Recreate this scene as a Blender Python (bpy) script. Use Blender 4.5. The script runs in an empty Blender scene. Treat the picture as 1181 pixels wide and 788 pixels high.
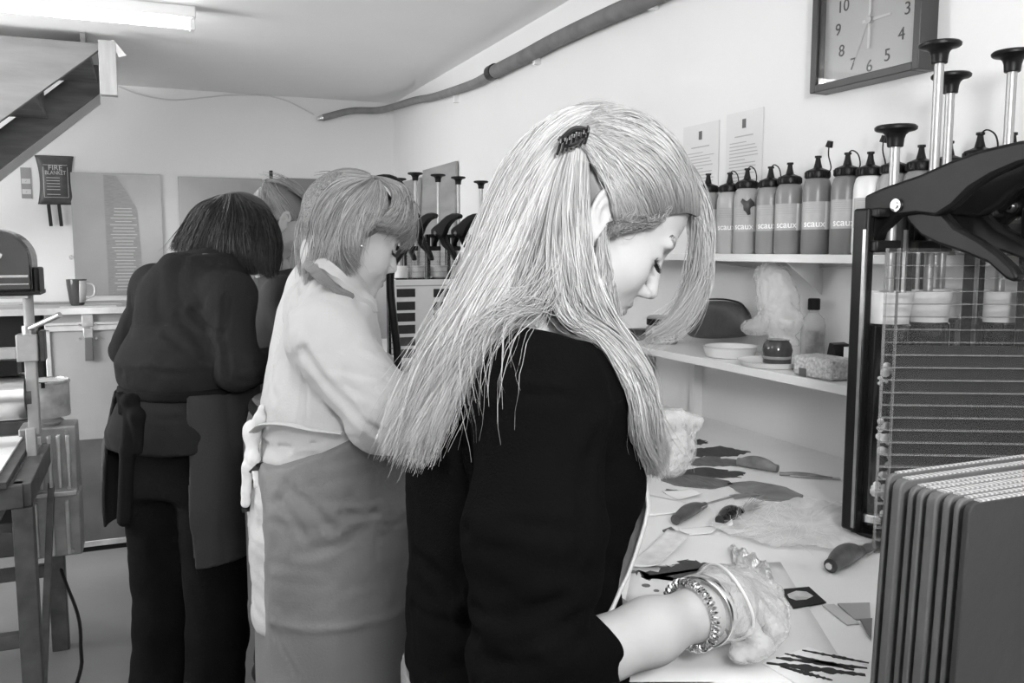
import bpy, math, random
import numpy as np
from mathutils import Vector, Matrix
# ---------------------------------------------------------------- camera, world, light, exposure
F = 1000.0; CX, CY, H = 590.5, 394.0, 1.45
PIT = math.atan(0.106); YAW = math.atan((CX-165)/F*math.cos(PIT))
FW = np.array([math.sin(YAW)*math.cos(PIT), math.cos(YAW)*math.cos(PIT), -math.sin(PIT)])
RT = np.array([math.cos(YAW), -math.sin(YAW), 0.0])
UP = np.cross(RT, FW)
CAM = np.array([0, 0, H])
def ray(x, y): return FW + RT*(x-CX)/F - UP*(y-CY)/F
def at(x, y, d): return CAM + ray(x, y)*d
def onx(x, y, X): d = ray(x, y); return CAM + d*X/d[0]
def ony(x, y, Y): d = ray(x, y); return CAM + d*Y/d[1]
def onz(x, y, Z): d = ray(x, y); return CAM + d*(Z-H)/d[2]

scn = bpy.context.scene
COL = scn.collection
cd = bpy.data.cameras.new('camera'); cam = bpy.data.objects.new('camera', cd); COL.objects.link(cam)
cam.matrix_world = Matrix(((RT[0], UP[0], -FW[0], 0), (RT[1], UP[1], -FW[1], 0), (RT[2], UP[2], -FW[2], H), (0, 0, 0, 1)))
cd.sensor_fit = 'HORIZONTAL'; cd.sensor_width = 36; cd.lens = 36*F/1181.0; cd.clip_start = 0.02
scn.camera = cam
w = bpy.data.worlds.new('world'); scn.world = w; w.use_nodes = True
w.node_tree.nodes['Background'].inputs[0].default_value = (0.8, 0.8, 0.8, 1)
w.node_tree.nodes['Background'].inputs[1].default_value = 0.3
scn.view_settings.view_transform = 'Standard'; scn.view_settings.look = 'None'
scn.view_settings.exposure = 1.15; scn.view_settings.gamma = 1.0; scn.view_settings.use_curve_mapping = False
def area(name, loc, target, sx, sy, power):
    l = bpy.data.lights.new(name, 'AREA'); l.shape = 'RECTANGLE'; l.size = sx; l.size_y = sy; l.energy = power
    o = bpy.data.objects.new(name, l); COL.objects.link(o); o.location = loc
    o.rotation_euler = (Vector(target)-Vector(loc)).to_track_quat('-Z', 'Y').to_euler(); return o
area('bounced_flash_light', (0.1, -0.35, 1.75), (0.35, 0.9, 2.3), 0.25, 0.25, 12)
area('added_far_light', (-2.1, 3.5, 1.5), (0.3, 4.6, 1.3), 1.5, 1.1, 44)  # unseen light added to brighten the far wall; no window stands here
area('added_fill_light', (0.5, -0.35, 1.9), (0.9, 1.6, 1.2), 0.3, 0.3, 1.0)  # unseen fill light added to lift the foreground
TUBE_STRENGTH = 75.0

# ---------------------------------------------------------------- materials (all neutral: the photo is monochrome)
MATS = {}
def mat(name, g=0.5, rough=0.6, metal=0.0, var=0.0, vscale=8.0, bump=0.0, bscale=40.0, stretch=(1, 1, 1), alpha=1.0,
        trans=0.0, emit=0.0, spec=0.5, attr=None, sheen=0.0, coat=0.0, ior=1.45):
    if name in MATS: return MATS[name]
    m = bpy.data.materials.new(name); m.use_nodes = True; nt = m.node_tree; N = nt.nodes; L = nt.links
    b = N['Principled BSDF']
    b.inputs['Base Color'].default_value = (g, g, g, 1); b.inputs['Roughness'].default_value = rough
    b.inputs['Metallic'].default_value = metal; b.inputs['Alpha'].default_value = alpha
    b.inputs['Transmission Weight'].default_value = trans; b.inputs['Specular IOR Level'].default_value = spec
    b.inputs['IOR'].default_value = ior; b.inputs['Sheen Weight'].default_value = sheen; b.inputs['Coat Weight'].default_value = coat
    if emit > 0:
        b.inputs['Emission Color'].default_value = (1, 1, 1, 1); b.inputs['Emission Strength'].default_value = emit
    tc = N.new('ShaderNodeTexCoord'); mp = N.new('ShaderNodeMapping'); mp.inputs['Scale'].default_value = stretch
    L.new(tc.outputs['Object'], mp.inputs['Vector'])
    src = None
    nz = N.new('ShaderNodeTexNoise'); nz.inputs['Scale'].default_value = vscale; nz.inputs['Detail'].default_value = 5
    L.new(mp.outputs[0], nz.inputs['Vector'])
    mr = N.new('ShaderNodeMapRange'); mr.inputs['From Min'].default_value = 0.3; mr.inputs['From Max'].default_value = 0.7
    mr.inputs['To Min'].default_value = g*(1-var); mr.inputs['To Max'].default_value = g*(1+var)
    L.new(nz.outputs['Fac'], mr.inputs['Value']); src = mr.outputs[0]
    if attr:
        at_ = N.new('ShaderNodeAttribute'); at_.attribute_name = attr
        mu = N.new('ShaderNodeMath'); mu.operation = 'MULTIPLY'; L.new(src, mu.inputs[0]); L.new(at_.outputs['Fac'], mu.inputs[1]); src = mu.outputs[0]
    L.new(src, b.inputs['Base Color'])
    if bump > 0:
        n2 = N.new('ShaderNodeTexNoise'); n2.inputs['Scale'].default_value = bscale; n2.inputs['Detail'].default_value = 4
        L.new(mp.outputs[0], n2.inputs['Vector'])
        bp = N.new('ShaderNodeBump'); bp.inputs['Strength'].default_value = bump; bp.inputs['Distance'].default_value = 0.01
        L.new(n2.outputs['Fac'], bp.inputs['Height']); L.new(bp.outputs[0], b.inputs['Normal'])
    MATS[name] = m; return m

def wave_mat(name, g1, g2, scale, axis='X', rough=0.7, bump=0.0, distort=0.0):
    m = bpy.data.materials.new(name); m.use_nodes = True; nt = m.node_tree; N = nt.nodes; L = nt.links
    b = N['Principled BSDF']; b.inputs['Roughness'].default_value = rough
    tc = N.new('ShaderNodeTexCoord'); wv = N.new('ShaderNodeTexWave'); wv.bands_direction = axis
    wv.inputs['Scale'].default_value = scale; wv.inputs['Distortion'].default_value = distort; wv.inputs['Detail'].default_value = 2
    L.new(tc.outputs['Object'], wv.inputs['Vector'])
    mr = N.new('ShaderNodeMapRange'); mr.inputs['To Min'].default_value = g1; mr.inputs['To Max'].default_value = g2
    L.new(wv.outputs['Fac'], mr.inputs['Value']); L.new(mr.outputs[0], b.inputs['Base Color'])
    if bump:
        bp = N.new('ShaderNodeBump'); bp.inputs['Strength'].default_value = bump; bp.inputs['Distance'].default_value = 0.003
        L.new(wv.outputs['Fac'], bp.inputs['Height']); L.new(bp.outputs[0], b.inputs['Normal'])
    return m

BLACK = mat('black_plastic', 0.007, 0.4, var=0.3, spec=.3); DARKM = mat('dark_painted_metal', 0.03, 0.45, var=0.4, vscale=15)
CHROME = mat('chrome', 0.75, 0.18, 1.0); STEEL = mat('brushed_steel', 0.5, 0.35, 1.0, var=0.2, vscale=20)
ALU = mat('aluminium', 0.62, 0.4, 0.7, var=0.2, vscale=12); WHITE = mat('white_plastic', 0.8, 0.4, var=0.03)
PAPER = mat('paper', 0.82, 0.8, var=0.04); INK = mat('ink', 0.05, 0.7); GREYINK = mat('grey_ink', 0.35, 0.7)
SHELFW = mat('white_melamine', 0.78, 0.45, var=0.03, vscale=4)

# ---------------------------------------------------------------- mesh helpers
def frame_of(t):
    t = t/ (np.linalg.norm(t)+1e-12)
    a = np.array([0, 0, 1.]) if abs(t[2]) < .9 else np.array([1., 0, 0])
    u = np.cross(a, t); u /= np.linalg.norm(u); return u, np.cross(t, u), t
def crv(pts, n):
    """Catmull-Rom through points, resampled to n points"""
    P = np.array(pts, float)
    if len(P) == 2: return P[0]+(P[1]-P[0])*np.linspace(0, 1, n)[:, None]
    E_ = np.vstack([2*P[0]-P[1], P, 2*P[-1]-P[-2]]); out = []
    for s in np.linspace(0, len(P)-1-1e-9, 12*len(P)):
        i = int(s); t = s-i; a, b, c, d = E_[i:i+4]
        out.append(.5*((2*b)+(-a+c)*t+(2*a-5*b+4*c-d)*t*t+(-a+3*b-3*c+d)*t**3))
    out.append(P[-1]); out = np.array(out)
    L_ = np.r_[0, np.cumsum(np.linalg.norm(np.diff(out, axis=0), axis=1))]
    return np.stack([np.interp(np.linspace(0, L_[-1], n), L_, out[:, k]) for k in range(3)], 1)
class MB:
    def __init__(s): s.v = []; s.f = []; s.n = 0
    def add(s, v, f):
        s.v += [tuple(map(float, p)) for p in v]; s.f += [tuple(int(i)+s.n for i in q) for q in f]; s.n = len(s.v); return s
    def box(s, c, d, rz=0.0, M=None):
        x, y, z = [k/2 for k in d]
        v = np.array([(-x,-y,-z),(x,-y,-z),(x,y,-z),(-x,y,-z),(-x,-y,z),(x,-y,z),(x,y,z),(-x,y,z)])
        if M is not None: v = v @ np.array(M).T
        if rz: cs, sn = math.cos(rz), math.sin(rz); v = v @ np.array([[cs, sn, 0], [-sn, cs, 0], [0, 0, 1]])
        return s.add(v+np.array(c), [(0,3,2,1),(4,5,6,7),(0,1,5,4),(1,2,6,5),(2,3,7,6),(3,0,4,7)])
    def bar(s, p0, p1, wd, ht):
        p0 = np.array(p0, float); p1 = np.array(p1, float); u, v_, t = frame_of(p1-p0)
        vv = [p+u*a*wd/2+v_*b*ht/2 for p in (p0, p1) for a, b in ((-1,-1),(1,-1),(1,1),(-1,1))]
        return s.add(vv, [(0,3,2,1),(4,5,6,7),(0,1,5,4),(1,2,6,5),(2,3,7,6),(3,0,4,7)])
    def tube(s, path, r, n=12, sq=1.0, closed=False):
        P = np.array(path, float); m = len(P); r = np.broadcast_to(np.array(r, float), (m,))
        T = np.gradient(P, axis=0); base = s.n; vv = []; ff = []
        u, v_, _ = frame_of(T[0])
        for i in range(m):
            t = T[i]/(np.linalg.norm(T[i])+1e-12); u = u-t*(u@t); u /= np.linalg.norm(u)+1e-12; w_ = np.cross(t, u)
            for k in range(n):
                a = 2*math.pi*k/n; vv.append(P[i]+r[i]*(u*math.cos(a)+w_*sq*math.sin(a)))
        for i in range(m-1):
            for k in range(n): ff.append((i*n+k, i*n+(k+1)%n, (i+1)*n+(k+1)%n, (i+1)*n+k))
        if closed:
            for k in range(n): ff.append(((m-1)*n+k, (m-1)*n+(k+1)%n, (k+1)%n, k))
        else: ff += [tuple(range(n))[::-1], tuple((m-1)*n+k for k in range(n))]
        return s.add(vv, ff)
    def cyl(s, p0, p1, r, r1=None, n=24):
        return s.tube([p0, p1], [r, r if r1 is None else r1], n)
    def lathe(s, prof, c=(0, 0, 0), n=32, axis=(0, 0, 1)):
        u, v_, t = frame_of(np.array(axis, float)); 
        P = [np.array(c, float)+t*z for r, z in prof]; vv = []; ff = []
        for (r, z), p in zip(prof, P):
            for k in range(n):
                a = 2*math.pi*k/n; vv.append(p+max(r, 1e-5)*(u*math.cos(a)+v_*math.sin(a)))
        for i in range(len(prof)-1):
            for k in range(n): ff.append((i*n+k, i*n+(k+1)%n, (i+1)*n+(k+1)%n, (i+1)*n+k))
        ff += [tuple(range(n))[::-1], tuple((len(prof)-1)*n+k for k in range(n))]
        return s.add(vv, ff)
    def prism(s, poly, off):
        """poly: 3D points in order; off: extrusion vector"""
        P = [np.array(p, float) for p in poly]; n = len(P); off = np.array(off, float)
        nrm = sum(np.cross(P[i]-P[0], P[(i+1) % n]-P[0]) for i in range(n))
        if nrm @ off > 0: P = P[::-1]
        return s.add(P+[p+off for p in P], [tuple(range(n)), tuple(range(2*n-1, n-1, -1))]+[((i+1) % n, i, n+i, n+(i+1) % n) for i in range(n)])
    def grid(s, fn, nu, nv):
        vv = [fn(i/nu, j/nv) for i in range(nu+1) for j in range(nv+1)]
        return s.add(vv, [(i*(nv+1)+j, (i+1)*(nv+1)+j, (i+1)*(nv+1)+j+1, i*(nv+1)+j+1) for i in range(nu) for j in range(nv)])
    def build(s, name, m, parent=None, smooth=35, bevel=0.0, kind=None, solid=0.0, sub=0):
        me = bpy.data.meshes.new(name); v = np.array(s.v)
        base = np.array(parent_world(parent)) if parent is not None and not getattr(s, 'local', False) else np.zeros(3)
        me.from_pydata([tuple(p) for p in (v-base)], [], s.f); me.update()
        return fin(name, me, m, parent, smooth, bevel, kind, solid, sub)
def parent_world(p):
    l = np.zeros(3)
    while p is not None: l += np.array(p.location); p = p.parent
    return l
def fin(name, me, m, parent, smooth=35, bevel=0.0, kind=None, solid=0.0, sub=0):
    me.materials.append(m)
    o = bpy.data.objects.new(name, me); COL.objects.link(o); o.parent = parent
    if smooth:
        me.polygons.foreach_set('use_smooth', [True]*len(me.polygons))
        if smooth < 180: me.set_sharp_from_angle(angle=math.radians(smooth))
    if solid: md = o.modifiers.new('solid', 'SOLIDIFY'); md.thickness = solid; md.offset = 0
    if bevel: md = o.modifiers.new('bevel', 'BEVEL'); md.width = bevel; md.segments = 2; md.limit_method = 'ANGLE'
    if sub: md = o.modifiers.new('sub', 'SUBSURF'); md.levels = sub; md.render_levels = sub
    if kind: o['kind'] = kind
    return o
def thing(name, label, cat, loc=(0, 0, 0), rz=0.0, group=None):
    o = bpy.data.objects.new(name, None); COL.objects.link(o); o.location = tuple(float(a) for a in loc); o.rotation_euler = (0, 0, rz)
    o.empty_display_size = .05; return tag(o, label, cat, group)
def tag(o, label, cat, group=None):
    o['label'] = label; o['category'] = cat
    if group: o['group'] = group
    return o
def dup(root, loc, rz=0.0, label=None, group=None):
    r = root.copy(); COL.objects.link(r); r.location = tuple(float(a) for a in loc); r.rotation_euler = (0, 0, rz)
    if label: r['label'] = label
    if group: r['group'] = group
    def rec(a, b):
        for ch in list(a.children):
            if ch is b or ch.name not in COL.objects: continue
            c = ch.copy(); COL.objects.link(c); c.parent = b; rec(ch, c)
    rec(root, r); return r
def text(s, size, m, parent, M, name='lettering', ext=0.0004, align='CENTER', sx=1.0):
    """M: 3x3 columns = text x, y, normal; loc in world minus parent loc"""
    R_, loc = M
    cu = bpy.data.curves.new(name, 'FONT'); cu.body = s; cu.size = size; cu.align_x = align; cu.align_y = 'CENTER'; cu.extrude = ext
    o = bpy.data.objects.new('tmp', cu); COL.objects.link(o); bpy.context.view_layer.update()
    me = bpy.data.meshes.new_from_object(o); COL.objects.unlink(o); bpy.data.objects.remove(o)
    me.materials.clear(); me.materials.append(m); me.name = name
    o = bpy.data.objects.new(name, me); COL.objects.link(o); o.parent = parent
    l = np.array(loc)-(parent_world(parent) if parent is not None else 0)
    R_ = np.array(R_, float).T*np.array([sx, 1, 1])
    o.matrix_local = Matrix([list(R_[i])+[float(l[i])] for i in range(3)]+[[0, 0, 0, 1]])
    return o
RW = [(0, -1, 0), (0, 0, 1), (-1, 0, 0)]     # writing on the right wall
FWL = [(1, 0, 0), (0, 0, 1), (0, -1, 0)]      # writing on the far wall
rnd = random.Random(7); NR = np.random.default_rng(5)

# ---------------------------------------------------------------- the room
XW, YW, ZC, YB, XL = 1.38, 5.05, 2.30, -1.6, -2.2
WALLR = mat('wall_paint', 0.76, 0.7, var=0.02, vscale=2, bump=0.05, bscale=60)
CEILM = mat('ceiling_paint', 0.80, 0.8, var=0.03, vscale=1.5)
def structure(name, c, d, m):
    b = MB().box(c, d); return b.build(name, m, None, smooth=0, kind='structure')
FLOORM = mat('painted_concrete_floor', 0.24, 0.35, var=0.12, vscale=2.2, bump=0.05, bscale=12)
structure('floor', ((XW+XL)/2, (YW+YB)/2, -.05), (XW-XL+.4, YW-YB+.4, .1), FLOORM)
structure('ceiling', ((XW+XL)/2, (YW+YB)/2, ZC+.05), (XW-XL+.4, YW-YB+.4, .1), CEILM)
structure('wall_right', (XW+.05, (YW+YB)/2, ZC/2), (.1, YW-YB+.2, ZC), WALLR)
structure('wall_left', (XL-.05, (YW+YB)/2, ZC/2), (.1, YW-YB+.2, ZC), WALLR)
structure('wall_far', ((XW+XL)/2, YW+.05, ZC/2), (XW-XL, .1, ZC), WALLR)
structure('wall_back', ((XW+XL)/2, YB-.05, ZC/2), (XW-XL, .1, ZC), WALLR)

# ---------------------------------------------------------------- ceiling tube lights
def tube_light(x0, x1, y, label, k=1.0):
    t = thing('fluorescent_light', label, 'ceiling light', ((x0+x1)/2, y, ZC), group=None)
    MB().box(((x0+x1)/2, y, ZC-.02), (x1-x0, .06, .04)).build('housing', WHITE, t, bevel=.004)
    b = MB(); [b.box((x, y, ZC-.055), (.018, .04, .05)) for x in (x0+.012, x1-.012)]; b.build('lamp_holder', WHITE, t, bevel=.003)
    MB().cyl((x0+.02, y, ZC-.062), (x1-.02, y, ZC-.062), .013).build('tube', mat('lit_tube_%d' % int(k*100), 1, .5, emit=TUBE_STRENGTH*k), t)
pA = onz(228, 20, ZC-.06)
tube_light(pA[0]-1.25, pA[0], 3.36, 'lit white fluorescent tube fitting on the ceiling above the wooden stair', .16)
tube_light(-2.1, -1.45, 2.7, 'short lit tube fitting added out of view left of the stair to light the far end', 1.2)  # unseen fitting added to brighten the far end of the room
tube_light(-1.5, -.25, 1.25, 'lit fluorescent tube fitting added for light out of view between the stair and the photographer', .24)  # unseen fitting added so less light has to come from the stair tube
tube_light(-1.1, .15, -0.75, 'lit fluorescent tube fitting on the ceiling behind the photographer', .24)

# ---------------------------------------------------------------- wooden stair at upper left
WOODA = mat('stair_timber', 0.17, 0.6, var=0.16, vscale=3, stretch=(1.2, 6, 7), bump=.1, bscale=20)
WOODD = mat('stair_tread_timber', 0.16, 0.7, var=0.3, vscale=5, stretch=(1, 3, 6))
st = thing('staircase', 'bare wooden staircase rising to the ceiling at upper left', 'stairs', (-.9, 4.0, 1.2))
Y1, Y2 = 3.86, 4.55
a0, a1 = ony(115, 57, Y1), ony(0, 140, Y1); sl = (a0[2]-a1[2])/(a0[0]-a1[0])
def sx_(x, z0, x0): return z0+(x-x0)*sl
L0 = -1.22
top = ZC-.045
MB().prism([(a0[0], Y1, a0[2]), (a0[0], Y1, top), (a0[0]-1.4, Y1, top), (L0, Y1, sx_(L0, a0[2], a0[0])+.0), ], (0, .03, 0)).build('stringer', WOODA, st, bevel=.002)
b0, b1 = ony(115, 107, Y2), ony(0, 195, Y2); sl2 = (b0[2]-b1[2])/(b0[0]-b1[0])
MB().prism([(b0[0], Y2, b0[2]), (b0[0], Y2, b0[2]+.17), (L0, Y2, b0[2]+.17+(L0-b0[0])*sl2), (L0, Y2, b0[2]+(L0-b0[0])*sl2)], (0, .03, 0)).build('stringer', WOODD, st, bevel=.002)
MB().prism([(b0[0], Y2+.031, b0[2]-.0), (b0[0], Y2+.031, b0[2]-.045), (L0, Y2+.031, b0[2]-.045+(L0-b0[0])*sl2), (L0, Y2+.031, b0[2]+(L0-b0[0])*sl2)], (0, .02, 0)).build('edge_strip', mat('painted_stringer', .5, .6, var=.05), st, bevel=.002)
for k in range(5):
    x = a0[0]-.05-k*.21; z = a0[2]+.01+(x-a0[0])*sl
    MB().box((x-.11, (Y1+Y2)/2+.016, z+.03), (.24, Y2-Y1-.035, .022)).build('tread', WOODD, st, bevel=.002)
    MB().box((x-.01, (Y1+Y2)/2+.016, z+.115), (.018, Y2-Y1-.035, .15)).build('riser', WOODD, st)
pp = ony(126, 110, 3.80)
MB().box((pp[0], 3.815, (pp[2]+ZC-.045)/2), (.062, .05, ZC-.045-pp[2])).build('post', mat('pale_timber', .3, .6, var=.12, vscale=6, stretch=(8, 8, 1)), st, bevel=.002)
q = [ony(*p, 3.90) for p in ((128, 46), (137, 66), (146, 64), (131, 46))]
MB().prism(q, (0, .01, 0)).build('cover_strip', PAPER, st)

# ---------------------------------------------------------------- hose and wire
hs = thing('flexible_hose', 'grey lagged hose sagging along the top of the right wall', 'hose', tuple(ony(370, 136, 4.98)))
HOSE = mat('grey_hose', .2, .6, var=.15, vscale=20); HOSE2 = mat('pipe_lagging', .16, .75, var=.2, vscale=14)
p = [ony(372, 136, 4.98), ony(405, 128, 4.98), (1.27, 4.9, 2.235), onx(478, 116, 1.345), onx(500, 112, 1.345), onx(545, 97, 1.345), onx(570, 83, 1.345)]
MB().tube(crv(p, 60), .019, 14).build('hose', HOSE, hs)
p = [onx(568, 84, 1.345), onx(600, 68, 1.345), onx(640, 47, 1.345), onx(700, 19, 1.345), onx(752, -4, 1.345), (1.345, 1.7, 2.16), (1.345, .2, 2.16)]
MB().tube(crv(p, 70), .027, 16).build('lagging', HOSE2, hs)
c0 = ony(372, 136, 4.98); MB().cyl(c0-np.array([.03, 0, .008]), c0, .012, .02).build('connector', CHROME, hs)
c0 = onx(569, 83, 1.345); MB().cyl(c0+np.array([0, .03, 0]), c0-np.array([0, .02, 0]), .031).build('coupling', DARKM, hs)
[MB().box((1.368, y, 2.165), (.024, .02, .07)).build('pipe_clip', WHITE, hs) for y in (3.9, 3.0, 2.2, 1.2, .4)]
pw = [ony(x, y, 5.043) for x, y in ((137, 100), (165, 110), (200, 115), (240, 112), (262, 110), (300, 110), (330, 116), (362, 132))]
tag(MB().tube(crv(pw, 50), .0035, 6).build('wall_cable', mat('white_cable', .6, .5), None), 'thin white cable sagging across the top of the far wall', 'cable')

# ---------------------------------------------------------------- clock
ck = onx(1000, 22, 1.345); hw = .135; fw_ = .016
clock = thing('wall_clock', 'square wall clock with dark frame and white hands high on the right wall', 'clock', (XW, ck[1]+.002, ck[2]))
y0, z0 = ck[1]+.002, ck[2]; hh = z0-1.783
FR = mat('clock_frame', .045, .35)
for s in (-1, 1):
    MB().box((XW-.023, y0+s*hw, z0), (.046, fw_, 2*hh)).build('frame', FR, clock, bevel=.002)
    MB().box((XW-.023, y0, z0+s*(hh-fw_/2)), (.046, 2*hw-fw_, fw_)).build('frame', FR, clock, bevel=.002)
MB().box((XW-.014, y0, z0), (.012, 2*hw-fw_, 2*hh-2*fw_)).build('dial', mat('clock_dial', .62, .6), clock, smooth=0)
MB().box((XW-.039, y0, z0), (.003, 2*hw-fw_, 2*hh-2*fw_)).build('glass', mat('clock_glass', 1, .02, trans=1, ior=1.5), clock, smooth=0)
for n in range(1, 13):
    a = math.radians(n*30); rr = .09
    text(str(n), .034, mat('clock_ink', .04, .6), clock, (RW, (XW-.0205, y0-rr*math.sin(a), z0+rr*math.cos(a))), 'numeral')
def hand_(ang, l, wd, m, back=.02, xo=.024):
    a = math.radians(ang); d = np.array([0, -math.sin(a), math.cos(a)]); c = np.array([XW-xo, y0, z0])
    s = np.array([0, d[2], -d[1]])
    MB().prism([c-d*back-s*wd/2, c-d*back+s*wd/2, c+d*l+s*wd*.35, c+d*l-s*wd*.35], (-.001, 0, 0)).build('hand', m, clock, smooth=0)
hand_(90, .052, .006, WHITE, xo=.023); hand_(0, .045, .006, WHITE, xo=.025, back=.055); hand_(204, .085, .0018, mat('second_hand', .5, .5), xo=.027)
MB().cyl((XW-.02, y0, z0), (XW-.029, y0, z0), .007).build('hub', STEEL, clock)

# ---------------------------------------------------------------- papers on the right wall above the bottles
def wall_paper(px0, px1, ytop, ybot, label, glare):
    p0, p1 = onx(px0, ytop, 1.376), onx(px1, ytop, 1.376); zt = (p0[2]+p1[2])/2; zb = zt-.297*.82
    t = thing('wall_notice', label, 'notice', (1.378, (p0[1]+p1[1])/2, zb))
    MB().box((1.378, (p0[1]+p1[1])/2, (zt+zb)/2), (.002, abs(p0[1]-p1[1]), zt-zb)).build('sheet', mat('notice_paper', .68, .35), t, smooth=0)
    yc = (p0[1]+p1[1])/2; wd = abs(p0[1]-p1[1])
    MB().box((1.3765, yc, zt-.03), (.0006, .014, .022)).build('crest', mat('crest_ink', .12, .6), t, smooth=0)
    b = MB(); r_ = random.Random(px0)
    b.box((1.3765, yc, zt-.06), (.0006, wd*.5, .003))
    for k in range(14):
        l = wd*(.78 if k % 5 else .5)*r_.uniform(.85, 1); b.box((1.3765, yc+(wd*.78-l)/2, zt-.075-k*.0085), (.0006, l, .0022))
    b.build('print', mat('notice_ink', .42, .7), t, smooth=0)
    b = MB(); b.box((1.3768, yc, (zt+zb)/2), (.0008, wd+.012, zt-zb+.012)); 
wall_paper(788, 829, 143, 205, 'white typed notice on the wall above the bottles, the one nearer the blonde hair', 0)
wall_paper(838, 880, 128, 200, 'white typed notice on the wall above the bottles, the one nearer the clock', 1)

# ---------------------------------------------------------------- far wall: posters, fire blanket, safety strip
POST = mat('poster_print', .33, .25, var=.1, vscale=3); 
posts = [((80, 198), (185, 202), 1.21, 'clear panel poster of a tall tower on the far wall, beside the fire blanket'),
         ((205, 205), (302, 205), 1.21, 'poster of low rooftops on the far wall, middle of three panels'),
         ((329, 206), (409, 207), 1.21, 'darker grey poster on the far wall, half hidden by heads')]
for i, (a_, b_, zb, lab) in enumerate(posts):
    A, B = ony(*a_, 5.03), ony(*b_, 5.03); zt = (A[2]+B[2])/2
    t = thing('acrylic_poster', lab, 'poster', ((A[0]+B[0])/2, YW, zb))
    MB().box(((A[0]+B[0])/2, YW-.012, (zt+zb)/2), (B[0]-A[0], .008, zt-zb)).build('panel', mat('poster_dark', .2, .3, var=.1, vscale=3) if i == 2 else POST, t, smooth=0, bevel=.001)
    W_ = B[0]-A[0]
    if i == 0:
        MB().prism([(A[0]+W_*.36, YW-.018, zb), (A[0]+W_*.36, YW-.018, zt-.01), (A[0]+W_*.5, YW-.018, zt-.012), (A[0]+W_*.72, YW-.018, zt-.18), (A[0]+W_*.76, YW-.018, zb)], (0, .002, 0)).build('tower_print', mat('tower_ink', .25, .3, var=.12, vscale=40, stretch=(1, 1, 6)), t, smooth=0)
        b = MB(); [b.box((A[0]+W_*.56, YW-.019, zb+.03+k*.017), (W_*.3*rnd.uniform(.6, 1), .001, .004)) for k in range(26)]; b.build('tower_windows', mat('tower_ink_light', .5, .3), t, smooth=0)
    elif i == 1:
        b = MB()
        for k in range(9): b.box((A[0]+.02+k*W_*.1, YW-.0175, zb+.25-.02*abs(k-2)), (W_*.06, .002, .05+.04*((k*37) % 3)))
        MB().box((B[0]-.06, YW-.0175, zt-.09), (.1, .002, .1)).build('sky_print', mat('roof_ink', .3, .4), t, smooth=0); b.build('rooftop_print', mat('roof_ink', .3, .4), t, smooth=0)
    b = MB(); [b.cyl((x, YW-.005, z), (x, YW-.022, z), .011) for x in (A[0]-.012, B[0]+.012) for z in (zb+.2,)]; b.build('stud', CHROME, t)
c_ = [ony(*p, 5.0) for p in ((41, 178), (79, 180), (76, 200), (75, 214), (78, 237), (42, 235), (44, 214), (43, 196))]
fb = thing('fire_blanket_pouch', 'dark fire blanket pouch with two black pull tabs on the far wall', 'fire blanket', (c_[0][0]+.08, YW, c_[5][2]))
cx_ = c_[0][0]+.083
FBM = mat('pouch_vinyl', .07, .4, var=.25, vscale=25)
def pf(u, v):
    wv_ = .094-.018*math.sin(math.pi*v)**.8; x = cx_+(u-.5)*2*wv_*.95-.004*v
    bul = .028*math.sin(math.pi*u)**.5*math.sin(math.pi*min(1, max(0, v)))**.5
    return (x, YW-.006-bul, c_[5][2]+v*(c_[0][2]-c_[5][2]))
MB().grid(pf, 16, 20).build('pouch', FBM, fb, solid=.003)
b = MB(); zc0 = c_[5][2]; hB = c_[0][2]-c_[5][2]
for x in (-.055, .055): b.box((cx_+x, YW-.0385, zc0+hB*.45), (.002, .001, hB*.62))
for z in (.14, .8): b.box((cx_, YW-.0385, zc0+hB*z), (.11, .001, .002))
for z in (.2, .3, .36, .42, .48, .54): b.box((cx_-.012, YW-.0385, zc0+hB*z), (.06, .001, .003))
LB = mat('pale_print', .55, .6)
b.build('label_border', LB, fb, smooth=0)
text('FIRE', .036, LB, fb, (FWL, (cx_, YW-.039, zc0+hB*.74)), 'lettering'); text('BLANKET', .028, LB, fb, (FWL, (cx_, YW-.039, zc0+hB*.64)), 'lettering', sx=.8)
for px in (57, 69):
    t0, t1 = ony(px-1, 236, 5.02), ony(px+2, 261, 5.02)
    MB().bar(t0, t1, .016, .016).build('pull_tab', BLACK, fb, bevel=.002)
A, B = ony(23, 193, 5.04), ony(37, 229, 5.04)
ss = thing('safety_notice', 'narrow grey instruction strip on the far wall beside the fire blanket pouch', 'notice', ((A[0]+B[0])/2, YW, B[2]))
MB().box(((A[0]+B[0])/2, YW-.003, (A[2]+B[2])/2), (B[0]-A[0], .004, A[2]-B[2])).build('panel', mat('strip_grey', .28, .5), ss, smooth=0)
hS = A[2]-B[2]
for z in (.22, .56): MB().box(((A[0]+B[0])/2, YW-.0055, B[2]+hS*z), ((B[0]-A[0])*.86, .001, hS*.16)).build('pictogram', mat('strip_white', .6, .5), ss, smooth=0)
b = MB(); [b.bar((A[0]+.02, YW-.0065, B[2]+hS*z), (B[0]-.02, YW-.0065, B[2]+hS*(z+.03)), .006, .001) for z in (.2, .54)]; b.build('pictogram_mark', INK, ss, smooth=0)
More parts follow.
